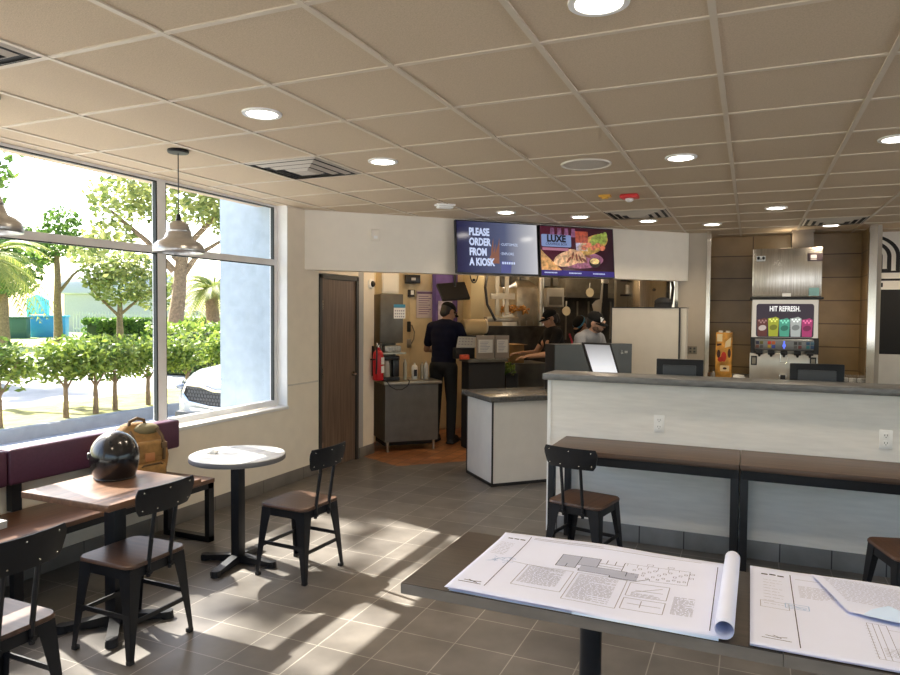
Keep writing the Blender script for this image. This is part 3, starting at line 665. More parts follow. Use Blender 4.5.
# ------------------------------------------------------------------ helmet, backpack, scrap on the round table
hp = atZ(115, 480, .741)
hm = thing('helmet', 'glossy black full helmet resting on the square table', 'helmet', (hp.x-.055, hp.y+.045, .7415), R(62))
b = bmesh.new(); bmesh.ops.create_uvsphere(b, u_segments=40, v_segments=26, radius=1)
for v in b.verts:
    x, y, z = v.co; h_ = math.hypot(x, y)
    if z < 0 and h_ > 1e-4: k_ = (1-.20*z*z)/h_; x *= k_; y *= k_
    v.co = Vector((x*.124, y*.142*(1+(.05 if y > 0 and z < 0 else 0)), z*(.142 if z > 0 else .112)+.113))
bmesh.ops.delete(b, geom=[v for v in b.verts if v.co.z < .0035 and math.hypot(v.co.x, v.co.y) < .06], context='VERTS')
mb = MB(); mb.bm(b); sh = mb.obj('shell', mat('gloss_black', (.006, .006, .008), .2, coat=.3), hm, ang=80)
mb = MB(); pts = [(.099*math.cos(2*PI*i/40), .002+.116*math.sin(2*PI*i/40), .006) for i in range(41)]; mb.tube(pts, .0058); mb.obj('rim_trim', M_blackp, hm)
b = bmesh.new(); bmesh.ops.create_uvsphere(b, u_segments=40, v_segments=26, radius=1)
bmesh.ops.delete(b, geom=[v for v in b.verts if not (v.co.y > .25 and -.25 < v.co.z < .42)], context='VERTS')
for v in b.verts: v.co = Vector((v.co.x*.1265, v.co.y*.146, v.co.z*.140+.113))
mb = MB(); mb.bm(b); mb.obj('visor', mat('smoked_visor', (.02, .02, .025), .06), hm, ang=80)
mb = MB()
for sx in (-1, 1): mb.cyl((sx*.115, .03, .125), (sx*.1275, .03, .125), .02, .016, 20)
mb.obj('visor_pivot', M_blackp, hm)
M_tan = mat('tan_canvas', (.29, .155, .045), .75, var=.2, vscale=30, bump=.15, bscale=400)
M_tand = mat('dark_tan_webbing', (.12, .07, .03), .7)
BY = atX(143, 465, -3.70).y
bp_ = thing('backpack', 'tan canvas backpack slumped on the bench behind the helmet', 'backpack', (-3.73, BY, .456), R(-100))
mb = MB()
b = bmesh.new(); bmesh.ops.create_cube(b, size=1); bmesh.ops.subdivide_edges(b, edges=b.edges[:], cuts=5, use_grid_fill=True)
for v in b.verts:
    x, y, z = v.co*2; k = 1-.16*abs(z)**3; 
    p = Vector((x*.165*k*(1-.10*max(0, z)), y*.10*k*(1-.25*max(0, z)), z*.215+.215))
    l = max(abs(x)**4+abs(y)**4+abs(z)**4, 1)**.25; c = Vector((0, 0, .215)); p = c+(p-c)*(1.05/l)
    p.y += -.05*max(0, z)+.012*math.sin(9*p.z+4*p.x); p.x += .008*math.sin(14*p.z); v.co = p
for v in b.verts: v.co.z -= 0; v.co.z = max(v.co.z, .003)
mb.bm(b); mb.obj('main_bag', M_tan, bp_, ang=70)
def pocket(x0, x1, y0, y1, z0, z1, name, m, bev=.03):
    m_ = MB(); m_.box(x0, x1, y0, y1, z0, z1, bev, 4); return m_.obj(name, m, bp_, ang=60)
pk = pocket(-.11, .11, .07, .155, .02, .19, 'front_pocket', M_tan, .035)
mb = MB(); mb.tube([(-.10, .135, .06), (-.10, .14, .15), (-.06, .148, .185), (.06, .148, .185), (.10, .14, .15), (.10, .135, .06)], .006); mb.obj('zip', M_tand, pk)
pocket(-.12, .12, .055, .115, .205, .33, 'upper_pocket', M_tan, .03)
mb = MB(); mb.box(-.035, .035, .112, .120, .20, .255, .002); mb.obj('leather_patch', mat('orange_leather', (.45, .19, .07), .6), bp_)
for sx in (-1, 1):
    mb = MB(); mb.tube([(sx*.095, .05, .40), (sx*.1, .105, .35), (sx*.1, .125, .27), (sx*.1, .12, .20)], .011, 6); mb.box(sx*.1-.02, sx*.1+.02, .118, .132, .275, .315, .004); mb.obj('strap', M_tand, bp_)
mb = MB(); mb.tube([(-.06, -.03, .415), (-.05, -.03, .455), (0, -.03, .472), (.05, -.03, .455), (.06, -.03, .415)], .011, 8); mb.obj('grab_handle', M_tand, bp_)
mb = MB(); mb.sph((-.05, -.02, .39), (.10, .07, .045)); mb.obj('rolled_top', mat('olive_canvas', (.20, .17, .09), .8, var=.2), bp_)
mb = MB(); mb.sph((0, 0, .016), (.03, .014, .016), 10, 8); mb.sph((.026, .01, .012), (.012, .02, .012), 8, 6); mb.sph((-.02, -.012, .008), (.02, .01, .008), 8, 6)
sw = mb.obj('paper_scrap', M_whitep); p = atZ(212, 453.5, .722); sw.location = (p.x, p.y, .7213); tag(sw, 'small crumpled white paper scrap lying on the round table', 'paper scrap')

# ------------------------------------------------------------------ order counter at 45 degrees
def dthing(name, label, cat, s, t, z=0, rz=0., group=None): return thing(name, label, cat, DP(s, t, z), R(45)+rz, group)
oc = dthing('order_counter', 'white panelled order counter with a dark stone top', 'counter', 1.61, -.947, 0)
mb = MB(); mb.box(0, 2.0, 0, .62, .03, .812); mb.obj('body', M_white, oc)
mb = MB(); mb.box(-.006, .008, -.006, .008, .0, .812); mb.box(-.005, 2.0, -.005, .008, 0, .03); mb.box(-.005, .008, 0, .62, 0, .03); mb.box(-.005, .008, .612, .626, 0, .812); mb.obj('black_edging', M_blackp, oc)
mb = MB(); mb.box(-.05, 2.02, -.05, .66, .812, .862, .004); mb.obj('counter_top', mat('dark_stone_top', (.10, .098, .095), .22, var=.3, vscale=40), oc)
mb = MB(); mb.box(.0, .01, -.0, .0, 0, 0)
# dark register cabinet on the counter
s0, z0 = atT(555, 345, -.60); s1, z1 = atT(632, 345, -.60)
rc = dthing('register_cabinet', 'dark grey register cabinet standing on the order counter', 'cabinet', s0, -.60, .862)
hgt = z0-.862
mb = MB(); mb.box(0, s1-s0, 0, .20, 0.001, hgt); mb.obj('body', mat('dark_grey_panel', (.088, .09, .085), .35), rc)
mb = MB(); mb.box(-.002, .0, 0, .20, 0.0005, hgt+.004); mb.box(0, s1-s0, .0, .20, hgt, hgt+.004); mb.obj('black_edging', M_blackp, rc)
sg, zg = atT(624, 352, -.60); mb = MB(); w_, h_ = .055, .026
gx, gz = sg-s0, zg-.862
mb.xz(rrect(w_*2, h_*2, .004, 2, gx, gz), -.004, -.0005); pl = mb.obj('accessibility_sign', mat('sign_grey', (.10, .10, .10), .5), rc)
mb = MB(); M_sw = mat('sign_white', (.75, .75, .72), .5)
cx = gx-.028; ring = [(cx+.011*math.cos(a), -.0048, gz-.007+.011*math.sin(a)) for a in [R(130+i*26) for i in range(10)]]; mb.tube(ring, .0022, 6)
mb.tube([(cx-.002, -.0048, gz+.008), (cx-.001, -.0048, gz-.003), (cx+.009, -.0048, gz-.003), (cx+.014, -.0048, gz-.014)], .0022, 6); mb.sph((cx-.002, -.005, gz+.015), (.0042, .001, .0042), 8, 6)
for k in range(2):
    for q in range(3): mb.box(gx+.006+.013*q, gx+.016+.013*q, -.0045, -.0038, gz-.012+.014*k, gz-.003+.014*k)
mb.obj('wheelchair_symbol', M_sw, pl)
# tilted touch screen with the glare
def quad_panel(name, pts, th, m, parent):   # pts: 4 world points, front face
    P = [Vector(p) for p in pts]; n = (P[1]-P[0]).cross(P[3]-P[0]).normalized(); m_ = MB(); m_.add([*P, *[p+n*th for p in P]], [(0, 1, 2, 3), (7, 6, 5, 4), (0, 4, 5, 1), (1, 5, 6, 2), (2, 6, 7, 3), (3, 7, 4, 0)]); return m_.obj(name, m, parent)
ts = thing('touch_screen', 'tilted bright white touch screen in front of the dark register cabinet', 'screen', (0, 0, 0))
tl, tr, br, bl = atY(584.5, 344.5, 6.42), atY(609.5, 345.5, 6.50), atY(618, 375, 6.28), atY(594, 375, 6.20)
cN = (tr-tl).cross(bl-tl).normalized(); cN = -cN if cN.y > 0 else cN
ctr = (tl+tr+br+bl)/4; ts.location = (ctr.x, ctr.y, .862)
off = Vector((ctr.x, ctr.y, .862))
q = [p-off for p in (tl, tr, br, bl)]; cc = sum(q, Vector())/4
def grow(k): return [cc+(p-cc)*k for p in q]
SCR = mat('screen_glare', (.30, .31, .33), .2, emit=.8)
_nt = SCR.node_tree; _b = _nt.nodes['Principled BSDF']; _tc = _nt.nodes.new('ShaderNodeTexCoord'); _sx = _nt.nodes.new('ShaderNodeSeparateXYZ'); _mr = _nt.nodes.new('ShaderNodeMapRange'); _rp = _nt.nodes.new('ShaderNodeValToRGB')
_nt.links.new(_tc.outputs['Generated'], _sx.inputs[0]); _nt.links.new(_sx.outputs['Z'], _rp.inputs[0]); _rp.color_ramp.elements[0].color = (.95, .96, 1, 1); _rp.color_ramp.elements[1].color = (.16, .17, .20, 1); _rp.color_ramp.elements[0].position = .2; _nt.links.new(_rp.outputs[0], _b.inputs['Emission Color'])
quad_panel('bezel', [p-cN*.004 for p in grow(1.17)], .018, M_blackp, ts)
quad_panel('display', [p+cN*.004 for p in grow(1.0)], .004, SCR, ts)
mb = MB(); mb.cyl(cc+Vector((-.02, .04, -.02)), (.0, .08, .02), .03, .04, 12); mb.box(-.10, .10, -.02, .16, 0.001, .025, .006); mb.xz([(-.16, .02), (-.02, .02), (-.05, .40), (-.10, .40)], .07, .10); mb.obj('stand', M_blackp, ts)
# white partition behind the order counter
a = atY(612, 307, 8.32); b_ = atY(679.5, 307, 8.32)
wp = thing('white_partition', 'tall white laminate partition with black edges behind the order counter', 'partition', (a.x, 8.32, 0))
Wd = b_.x-a.x
mb = MB(); mb.box(0, Wd, 0, .30, 0, 1.725); mb.box(Wd+.0, Wd+.075, .03, .28, 0, 1.725); mb.obj('panel', mat('partition_laminate', (.60, .565, .50), .4), wp)
mb = MB(); mb.box(-.006, Wd+.002, -.006, .30, 1.725, 1.737); mb.box(Wd-.004, Wd+.012, -.006, .03, 0, 1.725); mb.box(-.008, .004, -.006, .3, 0, 1.725); mb.box(Wd, Wd+.079, .03, .28, 1.7252, 1.736); mb.obj('black_edging', M_blackp, wp)
a = atY(684, 346, 8.95); b_ = atY(697, 354, 8.95)
o = thing('steel_switch_plate', 'three gang steel outlet plate on the greige end pillar', 'outlet', ((a.x+b_.x)/2, 8.949, (a.z+b_.z)/2))
hw_, hh_ = (b_.x-a.x)/2, (a.z-b_.z)/2
mb = MB(); mb.box(-hw_, hw_, -.008, .0, -hh_, hh_, .002); mb.obj('plate', M_steeld, o)
mb = MB()
for k in (-.6, 0, .6):
    for d_ in (-.4, .4): mb.box(k*hw_-.012, k*hw_+.012, -.010, -.0078, d_*hh_-.012, d_*hh_+.012)
mb.obj('sockets', mat('socket_grey', (.08, .08, .075), .5), o)

# ------------------------------------------------------------------ menu screens on the bulkhead
def tv(pxs, label):
    (x0, y0), (x1, y1), (x2, y2), (x3, y3) = pxs
    sA, zA = atT(x0, y0, -.12); sB, zB = atT(x1, y1, -.12); sC, zC = atT(x2, y2, -.12); sD, zD = atT(x3, y3, -.12)
    s_a, s_b = (sA+sD)/2, (sB+sC)/2; zt, zb = (zA+zB)/2, (zC+zD)/2
    o = dthing('menu_screen', label, 'screen', (s_a+s_b)/2, -.12, (zt+zb)/2, 0, 'menu screens on the bulkhead'); o.rotation_euler.x = 0; o.rotation_mode = 'ZYX'; o.rotation_euler = (R(-5.5), 0, R(45)); o.rotation_mode = 'XYZ'
    w, h = (s_b-s_a)/2, (zt-zb)/2
    m_ = MB(); m_.box(-w, w, 0.0, .05, -h, h, .004); m_.box(-w*.4, w*.4, .05, .095, -h*.4, h*.3); m_.obj('housing', M_blackp, o)
    return o, w-.012, h-.012
T1, w, h = tv(((457, 219), (539.5, 224), (536.5, 277), (455, 272)), 'dark blue menu screen reading please order from a kiosk')
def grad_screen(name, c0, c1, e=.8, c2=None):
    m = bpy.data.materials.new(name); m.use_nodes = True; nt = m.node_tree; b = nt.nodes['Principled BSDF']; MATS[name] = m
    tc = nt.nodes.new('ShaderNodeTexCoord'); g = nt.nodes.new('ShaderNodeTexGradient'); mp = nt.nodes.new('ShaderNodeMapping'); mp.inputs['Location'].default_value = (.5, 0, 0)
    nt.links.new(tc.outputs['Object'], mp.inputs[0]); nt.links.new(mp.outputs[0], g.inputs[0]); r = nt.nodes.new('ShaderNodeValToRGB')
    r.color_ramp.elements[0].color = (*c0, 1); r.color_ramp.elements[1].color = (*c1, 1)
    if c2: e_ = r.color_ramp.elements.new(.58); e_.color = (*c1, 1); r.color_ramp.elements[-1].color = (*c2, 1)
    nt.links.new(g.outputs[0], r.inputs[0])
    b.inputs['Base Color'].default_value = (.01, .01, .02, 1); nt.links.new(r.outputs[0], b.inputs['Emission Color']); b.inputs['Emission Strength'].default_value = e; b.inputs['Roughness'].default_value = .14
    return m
def em(name, c, e=1., var=0, vs=30):
    m = mat(name, tuple(x*.1 for x in c), .3, emit=e, ecol=c)
    if var:
        nt = m.node_tree; b = nt.nodes['Principled BSDF']; rp = [n for n in nt.nodes if n.type == 'VALTORGB'][0]; nz = [n for n in nt.nodes if n.type == 'TEX_NOISE'][0]; nz.inputs['Scale'].default_value = vs
        rp.color_ramp.elements[0].color = (*[x*(1-var) for x in c], 1); rp.color_ramp.elements[1].color = (*[min(1, x*(1+var)) for x in c], 1); nt.links.new(rp.outputs[0], b.inputs['Emission Color'])
    return m
mb = MB(); mb.box(-w, w, -.004, .001, -h, h); s1o = mb.obj('display', grad_screen('kiosk_screen_blue_glare', (.010, .008, .05), (.11, .13, .23), .8, (.72, .72, .74)), T1)  # blue screen gradient, its pale end is glare painted into the glow
W1 = em('screen_white', (.62, .72, .98), .85)
y = h*.50
for k, wd in enumerate(('PLEASE', 'ORDER', 'FROM', 'A KIOSK')):
    text(wd, .108, face_my(-w*.71, -.0052, h*.47-k*.107), W1, T1, 'lettering', sx=.70, bold=.0048)
mb = MB()
for q_ in range(6): mb.xz([(w*.09+.027*q_, h*.10-.20), (w*.09+.027*q_+.019, h*.10-.20), (w*.09+.027*q_+.019, h*.10-.175), (w*.09+.027*q_, h*.10-.175)], -.0050, -.0046)
mb.obj('blurred_lettering', W1, T1)
for k, wd in enumerate(('CUSTOMIZE', 'EXPLORE')):
    text('· '+wd, .040, face_my(w*.04, -.0046, h*.10-k*.10), W1, T1, 'lettering', sx=.9)
mb = MB()
for k in range(5):
    x = -w*.22+.024*k; hh = .03+.05*abs(math.sin(k*1.9)); mb.xz([(x-.016, -h*.62), (x+.018, -h*.62), (x+.022, -h*.62+hh*1.6), (x+.026, -h*.62+hh*3.6), (x+.0, -h*.62+hh*2)], -.0042-.00004*k, -.004)
mb.obj('flame_picture', em('flame_orange', (.30, .13, .09), .7), T1)
mb = MB(); mb.xz([(w*.06, -h*.98), (w*.30, -h*.98), (w*.34, -h*.50), (w*.06, -h*.52)], -.0041, -.0039); mb.obj('kiosk_picture', em('kiosk_pale', (.10, .11, .30), .8), T1)

T2, w, h = tv(((541, 224), (615, 229), (613, 278), (538.5, 277)), 'food picture menu screen with the word LUXE')
mb = MB(); mb.box(-w, w, -.004, .001, -h, h); mb.obj('display', grad_screen('food_screen', (.085, .010, .022), (.020, .006, .008), .8), T2)
def flat(name, polys, c, z, e=.8, parent=None):
    m_ = MB()
    for p in polys: m_.xz(p, -z, -z+.0004)
    return m_.obj(name, em('art_'+name, c, e*.62, .55 if name not in ('banner_strip', 'title_card', 'price_strip') else 0, 26), parent or T2)
def ell(cx, cy, rx, ry, n=22, a=0.):
    return [(cx+rx*math.cos(t)*math.cos(a)-ry*math.sin(t)*math.sin(a), cy+rx*math.cos(t)*math.sin(a)+ry*math.sin(t)*math.cos(a)) for t in [2*PI*i/n for i in range(n)]]
flat('banner_strip', [[(-w, -h), (w, -h), (w, -h*.78), (-w, -h*.78)]], (.05, .03, .30), .0046)
flat('tan_board', [[(-w, -h*.78), (-w*.45, -h*.78), (-w*.95, -h*.05), (-w, h*.05)]], (.42, .24, .10), .0046)
flat('tray_paper', [ell(.04, -h*.34, w*.62, h*.34, 26, .05)], (.24, .09, .16), .0048)
flat('wrap', [ell(-.12, -h*.28, .20, .085, 20, .25), ell(-.03, -h*.18, .14, .07, 20, -.3)], (.55, .36, .22), .0052)
flat('sauce_streaks', [ell(-.12+.05*k, -h*.25+.015*((k*7) % 4-1.5), .045, .014, 10, .9+.4*k) for k in range(6)], (.16, .05, .03), .0056)
flat('dip_bowl', [ell(w*.46, -h*.42, .075, .055)], (.015, .012, .012), .0052)
flat('dip', [ell(w*.46, -h*.36, .062, .034)], (.66, .50, .22), .0056)
flat('taco_shell', [ell(w*.42, h*.33, .22, .10, 22, .42)], (.45, .27, .07), .0050)
flat('lettuce', [ell(w*.44+.05*k, h*.50+.012*k, .036, .075, 12, -.5+.1*k) for k in range(4)], (.24, .30, .06), .0054)
flat('filling', [ell(w*.18+.06*k, h*.20+.03*(k % 2), .04, .03, 10, .3) for k in range(5)], (.55, .16, .09), .0056)
flat('cup', [[(-.02*1, h*.05), (.13, h*.05), (.14, h*.86), (-.03, h*.86)]], (.40, .38, .52), .0050)
flat('cup_sleeve', [[(-.025, h*.38), (.135, h*.38), (.14, h*.86), (-.03, h*.86)]], (.36, .07, .04), .0053)
flat('bottle_row', [[(-w*.75+.09*k, h*.6), (-w*.75+.09*k+.06, h*.6), (-w*.75+.09*k+.055, h*.95), (-w*.75+.09*k+.01, h*.95)] for k in range(4)], (.20, .08, .16), .0049)
flat('title_card', [rrect(w*.80, h*.50, .015, 3, -w*.58, h*.42)], (.36, .48, .85), .0058)
flat('price_strip', [[(-w*.96, h*.02), (-w*.26, h*.02), (-w*.26, h*.13), (-w*.96, h*.13)]], (.70, .28, .40), .0058)
BK = em('screen_black', (.005, .005, .01), .2)
text('LUXE', .105, face_my(-w*.58, -.0063, h*.38), BK, T2, 'lettering', sx=.95, align='CENTER', bold=.005)
text('CRAVINGS BOX', .04, face_my(-w*.58, -.0063, h*.235), BK, T2, 'lettering', sx=.95, align='CENTER')
for k in range(3):
    x = -w*.92+k*w*.66; mb = MB()
    for q_ in range(9): mb.xz([(x+.018*q_, -h*.91), (x+.018*q_+.013, -h*.91), (x+.018*q_+.013, -h*.86), (x+.018*q_, -h*.86)], -.0052, -.0048)
    mb.obj('small_print', W1, T2)
# thermostat-like white sensor on the bulkhead, camera and extinguisher on the wall end
s_, z_ = atT(375, 235, -.001); o = dthing('wall_sensor', 'small white sensor box on the blank end of the bulkhead', 'sensor', s_, -.0, z_)
mb = MB(); mb.box(-.045, .045, -.03, -.0003, -.06, .055, .008); mb.obj('cover', M_bulk, o); mb = MB(); mb.box(-.02, .02, -.033, -.0295, -.04, -.01, .003); mb.obj('lens', M_whitep, o)
p = atX(370, 284, XL); o = thing('dome_camera', 'white dome camera with a black lens above the extinguisher', 'camera', (XL, p.y, p.z))
T = Matrix.Rotation(PI/2, 4, 'Y'); mb = MB().at(T); mb.lathe([(.055, .0005), (.058, .012), (.05, .03), (.034, .034)], 28, cap=False); mb.obj('housing', M_whitep, o)
mb = MB().at(T); mb.lathe([(.036, .03), (.033, .048), (.018, .062), (.001, .066)], 24, cap=False); mb.obj('dome', M_dark, o)
p = atX(372.5, 379, XL); o = thing('fire_extinguisher', 'red fire extinguisher hung on the wall end by the kitchen', 'fire extinguisher', (XL+.075, p.y, .86))
mb = MB(); mb.lathe([(.03, 0), (.058, .004), (.062, .02), (.062, .29), (.055, .33), (.03, .355), (.02, .36), (.02, .385)], 28); cyl_ = mb.obj('cylinder', mat('extinguisher_red', (.60, .012, .02), .28), o)
mb = MB(); mb.box(.0585, .0635, -.033, .033, .09, .17); mb.box(.0585, .0635, -.033, .033, .19, .27); mb.obj('label_panel', M_whitep, cyl_)
mb = MB(); mb.cyl((0, 0, .385), (0, 0, .41), .018, n=14); mb.box(-.01, .01, -.03, .075, .405, .415); mb.box(-.01, .01, -.03, .08, .43, .44); mb.cyl((0, -.02, .40), (0, -.02, .44), .01); mb.obj('valve_handle', M_steel, o)
mb = MB(); mb.tube([(0, -.02, .40), (.02, -.07, .39), (.03, -.085, .30), (.02, -.075, .15), (.01, -.066, .08)], .009); mb.obj('hose', M_blackp, o)
mb = MB(); mb.box(-.074, -.062, -.02, .02, .05, .40); mb.box(-.07, .0, -.066, .066, .24, .252); mb.obj('bracket', M_blackm, o)

# ------------------------------------------------------------------ drinks recess
bc = thing('drinks_counter', 'drinks counter with grey top in the brown tiled recess', 'counter', (.36, 9.13, 0))
mb = MB(); mb.box(-.82, .82, -.33, .42, 0, .86); mb.obj('body', M_white, bc); mb = MB(); mb.box(-.83, .83, -.38, .425, .86, .90, .004); mb.obj('counter_top', M_slab, bc)
FY = 8.83
def yb(x0, y0, x1, y1, Y=FY):
    a = atY(x0, y0, Y); b_ = atY(x1, y1, Y); return a.x, b_.x, b_.z, a.z
x0, x1, z0, z1 = yb(753, 249, 821.5, 297)
xm = (x0+x1)/2; zi = z0
dz = thing('drink_dispenser', 'steel fountain drink dispenser reading HIT REFRESH', 'drink dispenser', (xm-.01, FY, .90)); hwid = (x1-x0)/2-.012
ZZ = lambda py: atY(786, py, FY).z-.90
ztop = ZZ(299.5); zled = ZZ(303); zbb = ZZ(337.5); zpan0, zpan1 = ZZ(338.5), ZZ(351); zbody = ZZ(351)
M_ds = mat('dispenser_steel', (.66, .63, .57), .3, .8, var=.08, vscale=6, stretch=(1, 1, .3))
mb = MB(); mb.box(-hwid, hwid, .02, .62, .02, ztop, .006); mb.obj('body', M_ds, dz)
mb = MB(); mb.box(-hwid-.01, hwid-.002, -.06, .02, 0.001, zbody-.03, .006); mb.obj('lower_front', M_ds, dz)
mb = MB(); mb.box(-hwid+.008, hwid-.008, -.02, .0198, zbb, ztop-.004); mb.obj('light_surround', em('backlit_white', (1.0, .90, .74), .5), dz)
mb = MB(); mb.xz(rrect((hwid-.05)*2, (zled-zbb)*.97, .03, 5, 0, (zled+zbb)/2-.004), -.026, -.0201); bd = mb.obj('picture_board', em('board_plum', (.035, .022, .035), .9), dz)
text('HIT REFRESH.', .082, face_my(0, -.0268, zled-.095), em('sign_letters', (.95, .93, .9), 1.1), bd, 'lettering', sx=.66, align='CENTER', bold=.002)
bw = (hwid-.06)*2; cw = bw/5
for k, c_ in enumerate(((.16, .04, .03), (.52, .55, .04), (.10, .48, .33), (.62, .66, .62), (.55, .05, .20))):
    x = -bw/2+cw*(k+.5); zb_ = zbb+.012; zt_ = zbb+.205+.015*(k % 2)
    m_ = MB(); m_.xz([(x-cw*.42, zb_), (x+cw*.42, zb_), (x+cw*.50, zt_), (x+cw*.2, zt_+.02), (x-cw*.1, zt_+.008), (x-cw*.50, zt_)], -.0275, -.0265); m_.mi(1); m_.xz(ell(x, (zb_+zt_)/2, cw*.36, .032, 16, .25), -.0282, -.0276); m_.mi(2)
    for q_ in range(5): m_.xz(ell(x+cw*(-.3+.15*q_), zt_-.012-.02*(q_ % 2), .011, .012, 8), -.0282, -.0276)
    m_.obj('cup_picture', [em('cup_%d' % k, c_, .6), em('cup_logo_%d' % k, tuple(v*.35 for v in c_) if k != 0 else (.6, .5, .45), .8), em('cup_ice_%d' % k, tuple(min(1, v*1.3+.12) for v in c_), 1.)], bd)
mb = MB(); mb.box(-hwid-.004, hwid+.006, -.03, .02, zbb-.028, zbb-.001, .004); mb.box(-hwid-.004, -hwid+.045, -.0305, .02, zpan1-.03, zbb-.02); mb.box(hwid-.045, hwid+.006, -.0305, .02, zpan1-.03, zbb-.02); mb.obj('dark_surround', M_blackp, dz)
mb = MB(); mb.box(-hwid+.04, hwid-.045, -.066, .02, zpan1+.005, zpan0-.005, .02, 3); cp_ = mb.obj('selector_panel', mat('selector_grey', (.24, .25, .26), .3, .5), dz)
px_ = [-hwid*.74, -hwid*.38, 0, hwid*.40, hwid*.76]
bt_cols = [((.04, .04, .09), (.16, .16, .05), (.15, .06, .05), (.10, .10, .10)), ((.6, .05, .03), (.55, .12, .03), (.45, .3, .05), (.05, .08, .35)), None, ((.05, .05, .05), (.1, .1, .1), (.12, .12, .12), (.16, .05, .05)), ((.05, .12, .25), (.1, .2, .28), (.05, .22, .25), (.03, .08, .2))]
zc_ = (zpan0+zpan1)/2
for k, x in enumerate(px_):
    if bt_cols[k] is None:
        m_ = MB(); m_.xz([(x-.006, zc_-.045), (x+.006, zc_-.045), (x+.006, zc_+.045), (x-.006, zc_+.045)], -.0675, -.0665); m_.xz([(x-.018, zc_-.02), (x+.018, zc_-.02), (x+.012, zc_+.008), (x-.012, zc_+.008)], -.0677, -.0666); m_.obj('water_light', em('water_blue', (.10, .16, .95), 1.6), cp_); continue
    for q_, c_ in enumerate(bt_cols[k]):
        m_ = MB(); cx = x+(.022 if q_ % 2 else -.022); cz = zc_+(.022 if q_ < 2 else -.022); m_.box(cx-.018, cx+.018, -.0705, -.0655, cz-.018, cz+.018, .003); m_.obj('drink_button', mat('drink_button_%d_%d' % (k, q_), c_, .35), cp_)
for k, x in enumerate(px_):
    m_ = MB(); m_.box(x-.036, x+.036, -.075, -.02, zpan1-.045, zpan1+.004, .006); m_.cyl((x, -.05, zpan1-.07), (x, -.05, zpan1-.045), .014, .02, 14); nz_ = m_.obj('nozzle', M_blackp, dz)
m_ = MB(); m_.tube([(-.035, -.07, zpan1-.03), (-.035, -.08, zpan1-.13), (.035, -.08, zpan1-.13), (.035, -.07, zpan1-.03)], .004); m_.obj('cup_lever', M_steel, dz)
for x in (-hwid+.035, hwid-.05):
    m_ = MB(); zz = ZZ(361) ; m_.box(x-.033, x+.033, -.068, -.06, zz-.055, zz+.055, .008); m_.mi(1); m_.box(x-.02, x+.02, -.070, -.0678, zz-.04, zz+.035); m_.obj('instruction_plate', [M_blackp, M_steeld], dz)
m_ = MB(); m_.box(-.045, .03, -.13, -.06, .002, .08, .008); m_.mi(1); m_.box(-.035, .02, -.1315, -.1305, .02, .07); m_.obj('drain_cup', [M_steel, M_dark], dz)
im = thing('ice_machine', 'stainless ice machine on top of the drink dispenser', 'ice machine', (xm, FY, .90+ztop+.0)); hi = (x1-x0)/2; hh = z1-(.90+ztop)
gap = zi-(.90+ztop)
mb = MB(); mb.box(-hi, hi, 0, .62, gap, hh, .006); mb.obj('cabinet', M_steel, im)
mb = MB(); mb.box(-hi-.02, hi+.02, -.05, .60, .0006, gap-.0006, .004); mb.obj('black_base', M_blackp, im)
mb = MB(); mb.box(hi-.152, hi+.002, -.006, .02, hh-.155, hh-.065, .003); b1 = mb.obj('brand_badge', mat('badge_dark', (.045, .03, .035), .35), im)
mb = MB(); mb.box(hi-.12, hi-.06, -.0075, -.0055, hh-.125, hh-.085); mb.box(hi-.12, hi-.06, -.0075, -.0055, hh-.14, hh-.132); mb.obj('badge_print', mat('badge_grey', (.55, .52, .5), .5), b1)
mb = MB(); mb.box(-hi+.04, -hi+.135, -.004, .0, hh-.145, hh-.085, .001); b2 = mb.obj('maker_sticker', M_whitep, im)
mb = MB(); mb.xz(ell(-hi+.062, hh-.11, .016, .02, 14), -.0052, -.0041); mb.xz(ell(-hi+.115, hh-.11, .016, .02, 14), -.0052, -.0041); mb.xz([(-hi+.075, hh-.125), (-hi+.1, hh-.125), (-hi+.0875, hh-.112)], -.0052, -.0041); mb.obj('sticker_mark', M_dark, b2)
mb = MB(); mb.box(hi-.13, hi-.025, -.003, .0, gap+.015, gap+.105); mb.obj('blue_sticker', mat('sticker_teal', (.22, .42, .44), .5), im)
mb = MB(); mb.box(-.04, .05, -.003, .0, gap+.006, gap+.045); mb.obj('white_sticker', M_whitep, im)
x0, x1, z0, z1 = yb(793, 232, 813.5, 248.5, 9.0); mb = MB(); mb.box(x0, x1, 9.0, 9.4, z1-.17 if False else .90+ztop+hh+.002, ZC-.0005, .004); mb.box(x0-.012, x1+.012, 8.99, 9.41, ZC-.03, ZC-.0008); tag(mb.obj('vent_duct', mat('duct_grey', (.20, .17, .14), .5)), 'grey square duct from the ice machine into the ceiling', 'duct')
